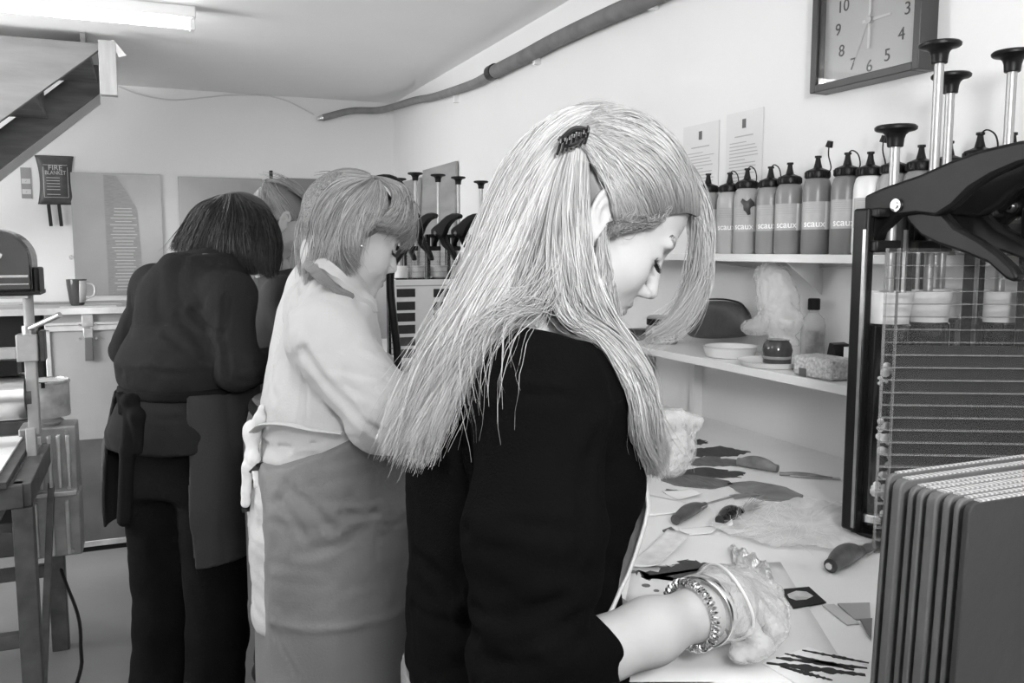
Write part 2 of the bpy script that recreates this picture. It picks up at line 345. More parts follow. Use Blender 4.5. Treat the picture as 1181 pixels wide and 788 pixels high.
# ---------------------------------------------------------------- far worktop with flight case
ct = thing('far_worktop', 'pale worktop against the far wall with a bright metal front edge', 'worktop', (-.3, 4.76, 0))
MB().box((-.55, 4.755, 1.17), (2.6, .585, .026)).build('top', mat('worktop_top', .5, .5, var=.15, vscale=9), ct, bevel=.003)
MB().box((-.55, 4.462, 1.168), (2.6, .012, .03)).build('edge_strip', ALU, ct)
b = MB(); [MB().box((x, 4.75, .578), (.05, .5, 1.155)).build('support', DARKM, ct) for x in (-1.8, .72)]
tk = thing('flight_case', 'tall grey flight case with metal edges and a hasp under the far worktop', 'case', (-.02, 4.76, 0))
TKM = mat('case_panel', .3, .4, var=.08, vscale=4)
MB().box((-.02, 4.78, .56), (.82, .5, 1.06)).build('body', TKM, tk, bevel=.006)
MB().box((-.02, 4.77, .015), (.80, .48, .03)).build('plinth', BLACK, tk)
MB().box((-.02, 4.775, 1.122), (.83, .515, .062)).build('lid', TKM, tk, bevel=.006)
b = MB()
for z in (1.085, .04): b.box((-.02, 4.524, z), (.83, .012, .028))
b.box((-.02, 4.512, 1.105), (.83, .012, .012))
for x in (-.425, .385): b.box((x, 4.524, .56), (.022, .012, 1.04))
b.build('edge_profile', ALU, tk, bevel=.002)
b = MB(); b.box((-.02, 4.525, .30), (.82, .004, .5)); b.build('lower_panel', mat('case_lower', .09, .5, var=.2), tk, smooth=0)
q = ony(101, 372, 4.5); lt = None
b = MB(); b.box((q[0], 4.508, 1.12), (.05, .02, .06)); b.box((q[0], 4.506, 1.06), (.042, .016, .05)); b.build('latch', STEEL, tk, bevel=.003)
b = MB(); b.box((q[0], 4.505, .985), (.036, .018, .11)); b.build('hasp', mat('dark_steel', .15, .4, .6), tk, bevel=.003)
b = MB(); [b.cyl((q[0]+dx, 4.517, z), (q[0]+dx, 4.502, z), .006, n=10) for dx in (-.034, .034) for z in (1.1, 1.035)]; b.build('rivet', CHROME, tk)
b = MB(); b.box((-.76, 4.8, .9), (.62, .4, .5))  # black block put in for the dark recess and clutter under the worktop
tag(b.build('recess_block', BLACK, None, bevel=.01), 'black block filling the dark recess under the far worktop behind the press', 'box')
bx = bpy.data.objects['recess_block']; bx['label'] = 'black block standing in for the dark recess under the far worktop, left of the flight case'
pl = MB().box((-.80, 4.8, .325), (.7, .42, .65)); tag(pl.build('grey_cupboard', DARKM, None, bevel=.006), 'dark cupboard under the black recess block at far left', 'cupboard')
# mug
mq = onz(88, 353, 1.185)
mg = thing('mug', 'half dark half pale tapered mug with a loop handle on the far worktop', 'mug', (mq[0], 4.66, 1.1835))
c0 = (mq[0], 4.66, 1.1835)
MB().lathe([(.028, 0), (.034, .012), (.044, .10), (.045, .125), (.041, .125), (.039, .1), (.028, .012), (0, .01)], c0).build('body', mat('mug_glaze', .06, .15), mg)
MB().tube(crv([(c0[0]+.04, 4.655, c0[2]+.105), (c0[0]+.075, 4.65, c0[2]+.095), (c0[0]+.075, 4.65, c0[2]+.05), (c0[0]+.036, 4.655, c0[2]+.03)], 20), .0055, 10).build('handle', mat('mug_handle', .45, .2), mg)
b = MB(); b.grid(lambda u, v: (c0[0]+(.035+.0112*v)*math.cos(-1.25+u*1.5), 4.66+(.035+.0112*v)*math.sin(-1.25+u*1.5), c0[2]+.014+v*.105), 12, 2)
b.build('pale_side', mat('mug_pale', .6, .2), mg, solid=.001)
for (px, py, wx, wy, a, g, lab) in ((20, 346, .3, .2, .1, .62, 'loose pale sheet on the far worktop, at its left end'), (62, 349, .28, .12, -.15, .35, 'grey folded paper on the far worktop just left of the mug'),
                             (100, 354, .24, .07, .05, .8, 'white strip of paper on the front of the far worktop below the mug'), (112, 349, .2, .16, .2, .68, 'pale sheet lying right of the mug on the far worktop')):
    c = onz(px, py, 1.19); b = MB(); y_ = min(max(c[1], 4.47+wy/2+.02), 4.93)
    b.box((c[0], y_, 1.1845), (wx, wy, .0015), rz=a); tag(b.build('paper_sheet', mat('paper%d' % int(g*100), g, .8, var=.08), None, smooth=0), lab, 'paper')

# ---------------------------------------------------------------- etching press at left
D = 2.85
def P_(x, y, d=D): return at(x, y, d)
pr = thing('etching_press', 'etching press with steel roller, screw post and dark stand at the left edge', 'press', (-.55, 2.75, 0))
IRON = mat('press_iron', .09, .45, var=.3, vscale=18); PGREY = mat('press_grey', .42, .45, var=.12, vscale=20)
c = P_(33, 358); y0p = c[1]; x0p = c[0]
def pz(y, d=D): return P_(33, y, d)[2]
MB().cyl((x0p, y0p, pz(378)), (x0p, y0p, pz(339)), .016).build('screw', PGREY, pr)
MB().cyl((x0p, y0p, pz(386)), (x0p, y0p, pz(376)), .024).build('screw_collar', STEEL, pr)
MB().cyl((x0p-.005, y0p-.01, pz(380)), P_(69, 363, D-.05), .009).build('screw_handle', STEEL, pr)
MB().box((x0p-.008, y0p, pz(401)), (.062, .07, .088)).build('bearing_block', PGREY, pr, bevel=.003)
MB().box((x0p+.034, y0p+.02, pz(400)), (.016, .07, .10)).build('block_side', IRON, pr, bevel=.003)
MB().box((x0p-.002, y0p, pz(460)), (.034, .05, pz(417)-pz(504))).build('post', PGREY, pr, bevel=.003)
MB().box((x0p-.012, y0p-.01, pz(530)), (.03, .05, pz(504)-pz(575))).build('post', PGREY, pr, bevel=.003)
xl = -1.35
MB().box(((x0p-.04+xl)/2, y0p, pz(407)), (x0p-.04-xl, .06, .034)).build('top_rail', PGREY, pr, bevel=.003)
MB().box(((x0p-.04+xl)/2, y0p+.03, pz(424)), (x0p-.04-xl, .1, .05)).build('roller_cover', BLACK, pr)
MB().cyl((xl, y0p+.02, pz(459)), (x0p-.022, y0p+.02, pz(459)), .078, n=48).build('roller', mat('roller_steel', .6, .28, 1.0, var=.08, vscale=6, stretch=(.2, 8, 8)), pr)
MB().cyl((x0p-.022, y0p+.02, pz(459)), (x0p-.004, y0p+.02, pz(459)), .05, n=32).build('roller_hub', IRON, pr)
# bed
zb_ = pz(492)-.005
MB().box(((x0p-.03+xl)/2, y0p-.10, zb_-.085), (x0p-.03-xl, .72, .02)).build('bed', IRON, pr, bevel=.002)
zbed = zb_-.074
MB().box(((x0p-.06+xl)/2, y0p-.12, zbed+.004), (x0p-.06-xl, .62, .007)).build('felt_blanket', mat('felt', .78, .9, var=.05), pr)
MB().box(((x0p+xl)/2, y0p-.40, zb_-.13), (x0p-xl+.01, .05, .07)).build('stand_rail', IRON, pr, bevel=.003)
MB().box(((x0p+xl)/2, y0p+.2, zb_-.13), (x0p-xl+.01, .05, .07)).build('stand_rail', IRON, pr, bevel=.003)
MB().box((x0p-.0, y0p-.1, zb_-.13), (.05, .62, .07)).build('stand_rail', IRON, pr, bevel=.003)
for (sx__, sy__) in ((0, -.40), (0.02, .2), (-.85, -.40), (-.85, .2)):
    MB().box((x0p+sx__, y0p+sy__, (zb_-.165)/2), (.055, .055, zb_-.165)).build('leg', IRON, pr, bevel=.003)
for y_ in (-.40, .2): MB().box((x0p-.42, y0p+y_, .30), (.8, .03, .045)).build('stretcher', IRON, pr, bevel=.002)
MB().bar((x0p+.02, y0p-.38, .12), (x0p+.02, y0p+.18, .62), .02, .03).build('brace', IRON, pr)
# gearbox with fins, between the press and the case
g0 = at(68, 562, 3.15); gx, gy = g0[0]-.02, g0[1]
zt_, zm_, zl_ = at(68, 487, 3.15)[2], at(68, 563, 3.15)[2], at(68, 641, 3.15)[2]
GB = mat('gearbox_alloy', .34, .42, .5, var=.22, vscale=14)
gb = MB().box((gx, gy, (zt_+zm_)/2), (.18, .14, zt_-zm_)).build('gearbox', GB, pr, bevel=.006)
b = MB()
for k in range(4): b.box((gx-.025+k*.029, gy-.076, (zt_+zm_)/2-.005), (.013, .02, (zt_-zm_)*.8))
b.build('fin', ALU, gb, bevel=.003)
gb2 = MB().box((gx+.006, gy, (zl_+zm_)/2), (.17, .14, zm_-zl_-.02)).build('gearbox', GB, pr, bevel=.006)
b = MB()
for k in range(3): b.box((gx-.05+k*.05, gy-.076, (zl_+zm_)/2-.005), (.013, .02, (zm_-zl_)*.8))
b.build('fin', ALU, gb2, bevel=.003)
MB().box((gx, gy-.01, zm_), (.17, .17, .018)).build('flange', ALU, pr, bevel=.003)
MB().box((gx-.09, gy-.05, zm_), (.06, .1, .05)).build('gearbox_bracket', IRON, pr)
MB().box((gx-.09, gy-.2, zm_), (.04, .5, .03)).build('gearbox_bracket', IRON, pr)
b = MB(); [b.cyl((gx+dx, gy-.075, z), (gx+dx, gy-.087, z), .007, n=8) for dx in (-.06, .06) for z in (zt_-.02, zm_+.02, zl_+.03)]; b.build('bolt', STEEL, pr)
# tin on gearbox
tz = zt_+.001; tn = thing('paint_tin', 'paint-smeared metal tin standing on the press gearbox', 'tin', (gx+.0, gy, tz))
MB().lathe([(.036, 0), (.05, .012), (.036, .02), (.036, .028), (.07, .03), (.072, .035), (.072, .148), (.075, .152), (.075, .158), (.068, .156)], (gx, gy, tz)).build('body', mat('tin_label', .5, .45, .2, var=.35, vscale=18), tn)
MB().tube(crv([(gx+.072*math.cos(a), gy+.072*math.sin(a), tz+.158) for a in np.linspace(0, 2*math.pi, 30)], 40), .003, 8).build('rim', CHROME, tn)
b = MB(); b.box((gx-.005, gy-.073, tz+.15), (.012, .006, .02)); b.build('clip', BLACK, tn)
b = MB(); b.cyl((gx-.072, gy-.02, tz+.1), (gx-.1, gy-.02, tz+.1), .014, n=12); b.build('spout', DARKM, tn)
cab = crv([at(65, 640, 3.15), at(75, 670, 3.1), at(90, 710, 3.0), at(93, 745, 2.9), at(88, 790, 2.75), (-.36, 2.2, .02), (-.6, 2.0, .012)], 50)
cab[:, 2] = np.maximum(cab[:, 2], .007)
tag(MB().tube(cab, .006, 8).build('power_cable', BLACK, None), 'black power cable hanging from the press gearbox to the floor', 'cable')
# chrome appliance on the press
ca = P_(22, 337, 2.85); zc_ = pz(339)
xr = P_(41, 320, 2.85)[0]
ap = thing('toaster', 'rounded chrome toaster-like appliance standing over the press at the far left', 'appliance', (xr-.15, y0p, zc_))
def prof(off=0.0, xs=0.0):
    pts = [(xr-.42, 0), (xr, 0)]
    R = .10
    for a in np.linspace(0, math.pi/2, 12): pts.append((xr-R+R*math.cos(a), .098+.10*math.sin(a)))
    pts += [(xr-.42, .198)]
    return pts
MB().prism([(x, y0p-.09, zc_+.012+z) for x, z in prof()], (0, .18, 0)).build('housing', mat('dark_chrome', .16, .12, 1.0, var=.1, vscale=3), ap, bevel=.008)
MB().box((xr-.2, y0p-.094, zc_+.06), (.38, .01, .01)).build('trim_band', CHROME, ap, bevel=.002)
MB().box((xr-.2, y0p-.094, zc_+.035), (.38, .01, .006)).build('trim_band', CHROME, ap, bevel=.002)
MB().box((xr+.008, y0p, zc_+.045), (.02, .15, .085)).build('end_cap', BLACK, ap, bevel=.006)
MB().box((xr-.2, y0p, zc_+.006), (.44, .17, .012)).build('base', BLACK, ap)
MB().box((xr-.2, y0p-.093, zc_+.125), (.20, .01, .035)).build('control_panel', BLACK, ap, bevel=.003)
b = MB(); [b.cyl((xr-.14+.05*k, y0p-.095, zc_+.125), (xr-.14+.05*k, y0p-.105, zc_+.125), .01, n=14) for k in range(2)]; b.build('knob', STEEL, ap)
MB().box(((x0p+xl)/2, y0p, zc_-.006), (x0p-xl+.02, .14, .01)).build('top_plate', STEEL, pr, bevel=.002)
MB().box((xl+.02, y0p, (zc_+pz(424))/2-.012), (.04, .05, zc_-pz(424)-.03)).build('post', PGREY, pr)

# ---------------------------------------------------------------- long bench
BZ = 1.0
bn = thing('workbench', 'long white workbench running along the right wall under the shelves', 'workbench', (.95, 2.2, 0))
BT = mat('bench_top', .80, .45, var=.05, vscale=5)
MB().box((.955, 2.2, BZ-.0155), (.848, 4.2, .031)).build('top', BT, bn, bevel=.003)
MB().box((1.0, 2.2, .35), (.7, 4.1, .022)).build('lower_shelf', mat('dark_shelf', .12, .7), bn)  # dark shelf put in for the shadow under the bench
for y in (.14, 1.38, 2.75, 4.2):
    for x in (.58, 1.32): MB().box((x, y, .485), (.06, .06, .968)).build('leg', SHELFW, bn, bevel=.003)
MB().box((.585, 2.2, .93), (.02, 4.1, .09)).build('front_rail', SHELFW, bn)

# shelves
s1 = thing('wall_shelf', 'upper white wall shelf carrying the row of paint bottles', 'shelf', (1.31, 1.6, 1.44))
MB().box((1.315, 1.60, 1.4315), (.128, 1.80, .017)).build('board', SHELFW, s1, bevel=.001)
for y in (.85, 1.5, 2.4): MB().prism([(1.379, y, 1.423), (1.28, y, 1.423), (1.379, y, 1.35)], (0, .004, 0)).build('bracket', SHELFW, s1, smooth=0)
s2 = thing('wall_shelf', 'lower white wall shelf holding the jar, pouch and plastic bag', 'shelf', (1.28, 1.6, 1.2))
MB().box((1.28, 1.76, 1.191), (.198, 1.30, .018)).build('board', SHELFW, s2, bevel=.001)
for y in (1.945, 1.16): MB().box((1.365, y, 1.09), (.028, .018, .184)).build('bracket', SHELFW, s2, smooth=0)
cbl = [onx(x, y, 1.372) for x, y in ((800, 300), (830, 303), (870, 310), (905, 308), (950, 309), (985, 308))]
tag(MB().tube(crv(cbl, 30), .003, 6).build('wall_cable', mat('white_cable', .6, .5), None), 'thin white cable along the right wall just under the bottle shelf', 'cable')
rb = wave_mat('ribbed_panel', .42, .62, 22, 'Z', .5, bump=.5)
b = MB(); b.box((1.366, 2.45, 1.07), (.026, .55, .13)); tag(b.build('ribbed_board', rb, None, smooth=0), 'pale ribbed panel on the wall under the left end of the lower shelf', 'board')

# ---------------------------------------------------------------- bottles
def bent_text(s, size, m, parent, r, ang, z, name='lettering', out=.0006):
    cu = bpy.data.curves.new('tmp', 'FONT'); cu.body = s; cu.size = size; cu.align_x = 'CENTER'; cu.align_y = 'CENTER'; cu.offset = .0002
    o = bpy.data.objects.new('tmp', cu); COL.objects.link(o); bpy.context.view_layer.update()
    me = bpy.data.meshes.new_from_object(o); COL.objects.unlink(o); bpy.data.objects.remove(o)
    n = len(me.vertices); v = np.empty(n*3); me.vertices.foreach_get('co', v); v = v.reshape(-1, 3)
    a = ang+v[:, 0]/r; q_ = np.stack([(r+out)*np.cos(a), (r+out)*np.sin(a), z+v[:, 1]], 1)
    me.vertices.foreach_set('co', q_.ravel()); me.update(); me.name = name
    me.materials.clear(); me.materials.append(m); ob = bpy.data.objects.new(name, me); COL.objects.link(ob); ob.parent = parent; return ob
def bottle(g, label, loc, tether=0, rz=0.0, h=1.0, fill=.5, white=False, stain=False):
    t = thing('paint_bottle', label, 'paint bottle', (0, 0, 0), 0, 'squeeze bottles on the upper shelf')
    r = .0295; bm_ = mat('bottle_plastic_%d%s' % (int(g*100), 'w' if white else ''), g, .32, var=.04, vscale=6)
    MB().lathe([(r*.93, 0), (r, .005), (r, .125*h), (r*.97, .136*h), (r*.86, .148*h), (r*.62, .156*h), (0, .157*h)], (0, 0, 0)).build('body', bm_, t).location = (0, 0, 0)
    z0_ = .153*h
    MB().lathe([(r*.83, z0_), (r*.86, z0_+.002), (r*.86, z0_+.013), (r*.8, z0_+.016), (r*.3, z0_+.022), (r*.2, z0_+.034), (r*.16, z0_+.042), (r*.24, z0_+.043), (r*.24, z0_+.047), (0, z0_+.047)]).build('cap', BLACK, t)
    b = MB()
    for k in range(20): a = k*math.pi/10; b.box((r*.87*math.cos(a), r*.87*math.sin(a), z0_+.0075), (.0015, .0022, .011), rz=a)
    b.build('cap_ridge', BLACK, t)
    A0 = math.radians(232)
    lb = MB(); lb.grid(lambda u, v: ((r+.0004)*math.cos(A0-1.25+u*2.6), (r+.0004)*math.sin(A0-1.25+u*2.6), .052+v*.058), 20, 1)
    lb.build('label', mat('bottle_label', .42, .5, var=.06, vscale=60), t)
    lb = MB(); lb.grid(lambda u, v: ((r+.0007)*math.cos(A0+.55+u*.8), (r+.0007)*math.sin(A0+.55+u*.8), .052+v*.058), 8, 1)
    lb.build('label_panel', mat('bottle_label_white', .78, .5), t)
    lb = MB()
    for k in range(6): lb.grid(lambda u, v: ((r+.0009)*math.cos(A0-.9+u*1.2), (r+.0009)*math.sin(A0-.9+u*1.2), .108-k*.0042+v*.0012), 6, 1)
    lb.build('label_print', GREYINK, t)
    bent_text('scaux', .0205, mat('label_letters', .92, .5), t, r, A0-.2, .0635)
    if stain:
        lb = MB(); c_ = []
        for k in range(16): a = k*math.pi/8; q_ = .013+.004*math.sin(3*a)+.003*math.cos(5*a); c_.append((A0+.1+q_*math.cos(a)/r, .112+q_*1.3*math.sin(a)))
        ctr = [(A0+.1, .112)]; pts = ctr+c_
        lb.add([((r+.0012)*math.cos(a), (r+.0012)*math.sin(a), z) for a, z in pts], [(0, 1+k, 1+(k+1) % 16) for k in range(16)])
        lb.build('paint_stain', mat('paint_stain', .07, .4, var=.3), t, solid=.0006)
    if tether:
        top = np.array([0, 0, z0_+.047]); s = -1
        if tether == 1: pts = [(0, .001*0, z0_+.045), (0, -.012, z0_+.05), (0, -.028, z0_+.04), (0, -.034, z0_+.02), (0, -.027, z0_+.008)]
        else: pts = [(.004, -.026, z0_+.008), (.004, -.034, z0_+.02), (.002, -.028, z0_+.045), (0, -.03, z0_+.065)]
        te = MB().tube(crv(pts, 24), .0014, 6).build('tether', BLACK, t)
        if tether == 2: MB().cyl((0, -.03, z0_+.062), (0, -.034, z0_+.074), .0075, .006).build('stopper', BLACK, te)
    t.location = tuple(float(v) for v in loc)
    return t
bp = [(817, .3, 0), (842, .42, 1), (862, .36, 1), (889, .26, 1), (911, .22, 0), (943, .19, 2), (977, .2, 1), (1003, .8, 2), (1024, .3, 0), (1046, .25, 0), (1078, .28, 0), (1110, .24, 1), (1142, .26, 0), (1172, .3, 1)]
names = ['pale grey squeeze bottle nearest the blonde hair on the upper shelf', 'light grey squeeze bottle behind the stained one, second from the blonde hair', 'squeeze bottle with a dark paint stain across its label', 'grey squeeze bottle just right of the stained bottle',
 'grey squeeze bottle with a plain pointed nozzle, between two tethered caps', 'dark squeeze bottle whose loose stopper sticks up on a tether', 'dark squeeze bottle left of the white one', 'white squeeze bottle among the grey ones on the upper shelf',
 'squeeze bottle just right of the white one, behind the lowest plunger', 'squeeze bottle between the lowest plunger and the tallest plunger rod', 'squeeze bottle behind the two middle plunger rods', 'squeeze bottle with a looped tether right of the middle plunger rods', 'squeeze bottle hidden behind the big black lever', 'rightmost squeeze bottle at the edge of the photo']
ypos = [onx(p[0], 200, 1.318)[1] for p in bp]
for i in range(1, len(ypos)): ypos[i] = min(ypos[i], ypos[i-1]-.0605)
for i, (px, g, te) in enumerate(bp):
    bottle(g, names[i], (1.318, ypos[i], 1.4402), te, h=[1, .97, 1, .98, 1, 1.04, 1.03, 1, 1, 1, 1, 1.05, 1, 1.02][i], white=(g > .7), stain=(i == 2))

# ---------------------------------------------------------------- things on the lower shelf
SZ = 1.2004
def onshelf(px, py, x): q_ = onx(px, py, x); return np.array([x, q_[1], SZ])
p = onshelf(763, 392, 1.27)
j = thing('glass_jar', 'round glass jar with a black banded lid and white label on the lower shelf', 'jar', p)
MB().lathe([(.04, 0), (.043, .004), (.043, .04), (.036, .05), (.036, .054)], p, n=40).build('body', mat('jar_glass', .35, .1, spec=.8, alpha=.75), j)
MB().lathe([(.04, .05), (.041, .052), (.041, .066), (.04, .067)], p, n=40).build('lid', BLACK, j)
MB().lathe([(.0405, .067), (.041, .070), (.036, .074), (0, .0742)], p, n=40).build('lid_top', STEEL, j)
b = MB(); b.grid(lambda u, v: (p[0]+.0436*math.cos(3.55+u*1.5), p[1]+.0436*math.sin(3.55+u*1.5), SZ+.006+v*.034), 14, 1); b.build('label', PAPER, j, solid=.0005)
b = MB(); b.grid(lambda u, v: (p[0]+.0441*math.cos(3.65+u*.4), p[1]+.0441*math.sin(3.65+u*.4), SZ+.008+v*.012), 6, 1)
for k in range(4): b.grid(lambda u, v: (p[0]+.0441*math.cos(4.15+u*.7), p[1]+.0441*math.sin(4.15+u*.7), SZ+.012+k*.006+v*.002), 6, 1)
b.build('label_print', INK, j)
p = onshelf(737, 390, 1.27)
t = thing('ink_tin', 'low dark tin beside the round jar, closest to the face of the blonde woman', 'tin', p)
MB().lathe([(.036, 0), (.038, .002), (.038, .02), (.036, .022), (0, .0225)], p).build('body', mat('tin_dark', .1, .3, .4, var=.3), t); MB().lathe([(.0395, .015), (.0395, .026), (.036, .028), (0, .028)], p).build('lid', DARKM, t)
# pouch
xp = 1.315; A, B = onx(790, 350, xp), onx(866, 392, xp)
pc = thing('leather_pouch', 'dark grey rounded zip pouch leaning on the lower shelf', 'pouch', ((xp), (A[1]+B[1])/2, SZ))
ol = [(790, 352), (808, 347.5), (828, 346), (845, 348), (856, 352), (864, 364), (866, 384), (862, 390), (800, 392), (795, 385), (791, 366)]
b = MB(); c_ = np.mean([onx(x, y, xp) for x, y in ol], axis=0)
rings = []
for (s, off) in ((.6, -.03), (.88, -.024), (1.0, -.008), (1.0, .008), (.88, .024), (.6, .03)):
    rings.append([(xp+off, c_[1]+(onx(x, y, xp)[1]-c_[1])*s, max(SZ+.001, c_[2]+(onx(x, y, xp)[2]-c_[2])*s)) for x, y in ol])
n = len(ol); vv = [q_ for r_ in rings for q_ in r_]
ff = [(k*n+i, k*n+(i+1) % n, (k+1)*n+(i+1) % n, (k+1)*n+i) for k in range(5) for i in range(n)]+[tuple(range(n))[::-1], tuple(5*n+i for i in range(n))]
b.add(vv, ff); b.build('body', mat('pouch_leather', .055, .42, var=.25, vscale=9, bump=.15, bscale=30), pc, smooth=180, sub=2)
zp = [onx(x, y-1.0, xp) for x, y in ((793, 352), (808, 347.5), (828, 346), (845, 348), (856, 352.5), (863, 364))]
MB().tube(crv(zp, 30), .0025, 6).build('zip', BLACK, pc)
# bowl
p = onshelf(842, 402, 1.255)
MBb = MB().lathe([(.052, 0), (.055, .002), (.063, .024), (.066, .026), (.06, .026), (.05, .004), (0, .003)], p, n=40)
tag(MBb.build('plastic_bowl', mat('white_translucent', .8, .3, alpha=.8), None), 'shallow white plastic bowl in front of the dark pouch', 'bowl')
p = onshelf(890, 416, 1.24)
tag(MB().lathe([(.056, 0), (.062, .001), (.072, .013), (.074, .013), (.06, .004), (0, .003)], p, n=40).build('saucer', mat('white_dish', .78, .25), None), 'white saucer under the dark glass beside the bubble sponge', 'saucer')
p2 = np.array([p[0]+.01, p[1]-.005, SZ+.0045])
t = thing('dark_jar', 'small dark glass pot standing in the white saucer under the plastic bag', 'pot', p2)
MB().lathe([(.027, 0), (.03, .003), (.03, .018), (.032, .03), (.029, .042), (.024, .05), (.026, .053), (.02, .053)], p2).build('body', mat('brown_glass', .05, .12, spec=.8, var=.3), t)
MB().lathe([(.0305, .012), (.0312, .015), (.0305, .018)], p2).build('ring', mat('brown_glass_light', .25, .2), t)
t = thing('sponge', 'pale block of bubbly sponge at the front right of the lower shelf', 'sponge', onshelf(946, 428, 1.215))
q_ = onshelf(946, 428, 1.222)
SPM = mat('sponge_foam', .6, .8, var=.3, vscale=160, bump=.8, bscale=180)
MB().box((q_[0], q_[1]-.01, SZ+.021), (.065, .105, .041)).build('block', SPM, t, bevel=.006)
MB().box((q_[0]-.0335, q_[1]+.012, SZ+.009), (.0015, .02, .016)).build('stain', mat('sponge_stain', .12, .8), t, bevel=.0005)
# spray bottle
p = onshelf(937, 402, 1.345)
t = thing('clear_bottle', 'tall clear plastic bottle with black cap beside the hanging plastic bag', 'bottle', p)
MB().lathe([(.024, 0), (.026, .003), (.026, .085), (.022, .1), (.011, .112), (.01, .122)], p).build('body', mat('clear_plastic', .7, .1, alpha=.45), t)
MB().lathe([(.013, .119), (.013, .142), (.011, .144), (0, .144)], p).build('cap', BLACK, t)
MB().grid(lambda u, v: (p[0]+.0265*math.cos(3.4+u*1.6), p[1]+.0265*math.sin(3.4+u*1.6), SZ+.015+v*.06), 10, 1).build('label', mat('blue_label', .3, .5, var=.3, vscale=60), t)
# wedge box
A = onshelf(956, 402, 1.3)
t = thing('black_carton', 'small tilted black and white carton behind the sponge', 'carton', A)
MB().prism([(1.30, A[1]+.014, SZ), (1.30, A[1]-.03, SZ), (1.30, A[1]-.014, SZ+.055), (1.30, A[1]+.0, SZ+.058)], (.04, 0, 0)).build('box', BLACK, t, bevel=.001)
MB().box((1.325, A[1]-.045, SZ+.026), (.03, .028, .052)).build('white_side', PAPER, t)
text('ink', .014, PAPER, t, (RW, (1.2992, A[1]-.008, SZ+.018)), 'lettering')
# ---------------------------------------------------------------- implicit-surface modelling for the figures
def ln(p): return np.sqrt((p**2).sum(-1))
def A3(*a): return np.array(a, np.float32)
def smin(a, b, k):
    h = np.maximum(k-np.abs(a-b), 0)/k
    return np.minimum(a, b)-h*h*k*.25
def smax(a, b, k): return -smin(-a, -b, k)
def ell(p, c, r, R=None):
    q = p-A3(*c)
    if R is not None: q = q @ np.asarray(R, np.float32)
    r = A3(*r); k0 = ln(q/r); k1 = ln(q/(r*r))+1e-9
    return k0*(k0-1)/k1
def cap(p, a, b, ra, rb=None):
    a = np.asarray(a, np.float32); b = np.asarray(b, np.float32); rb = ra if rb is None else rb
    ba = b-a; h = np.clip(((p-a)@ba)/max(float(ba@ba), 1e-9), 0, 1)
    return ln(p-a-h[..., None]*ba)-(ra+(rb-ra)*h)
def chain(p, pts, rs, k=.01):
    d = None
    for i in range(len(pts)-1):
        e = cap(p, pts[i], pts[i+1], rs[i], rs[i+1]); d = e if d is None else smin(d, e, k)
    return d
def stack(p, rows, rot=0.0, e=2.3):
    """rows (z, cx, cy, rx, ry): elliptical tower; rot: heading of its x axis"""
    R_ = np.array(sorted(rows), float); z = np.clip(p[..., 2], R_[0, 0], R_[-1, 0])
    g = [np.interp(z, R_[:, 0], R_[:, i]).astype(np.float32) for i in range(1, 5)]
    dx, dy = p[..., 0]-g[0], p[..., 1]-g[1]; c, s = math.cos(rot), math.sin(rot)
    x, y = dx*c+dy*s, -dx*s+dy*c
    d = ((np.abs(x/g[2])**e+np.abs(y/g[3])**e+1e-9)**(1/e)-1)*np.minimum(g[2], g[3])
    dz = np.maximum(R_[0, 0]-p[..., 2], p[..., 2]-R_[-1, 0])
    return smax(d, dz.astype(np.float32), .02)
def noise(p, f, seed=0, stretch=(1, 1, 1)):
    r_ = np.random.default_rng(seed); out = 0; q = p*A3(*stretch)
    for k in range(5):
        v = r_.normal(size=3); v /= np.linalg.norm(v); w_ = 2.4*f*r_.uniform(.7, 1.6)
        out = out+np.sin(q@(v*w_).astype(np.float32)+r_.uniform(0, 6.28)+1.3*np.sin(q@(np.roll(v, 1)*w_*.8).astype(np.float32)+r_.uniform(0, 6.28)))
    return out/3.0
def ridged(p, f, seed, stretch=(1, 1, 1)):
    return .42*(1-2*np.abs(np.sin(1.5*noise(p, f, seed, stretch))))
def hit(sdf, x, y, d):
    for _ in range(70):
        p = at(x, y, d); v = float(sdf(p.astype(np.float32)[None])[0]); d += min(max(v*.7, -.02), .02)
    return at(x, y, d)
def creases(P, segs):
    d = 0
    for pts, amp, wd in segs:
        e = None
        for a, b in zip(pts[:-1], pts[1:]):
            c = cap(P, a, b, 0.0); e = c if e is None else np.minimum(e, c)
        d = d+amp*(np.exp(-(e/wd)**2)-.6*np.exp(-((e-1.9*wd)/wd)**2))
    return d
def px_creases(sdf, lines, d0):
    return [([hit(sdf, x, y, d0) for x, y in l], amp, wd) for l, amp, wd in lines]
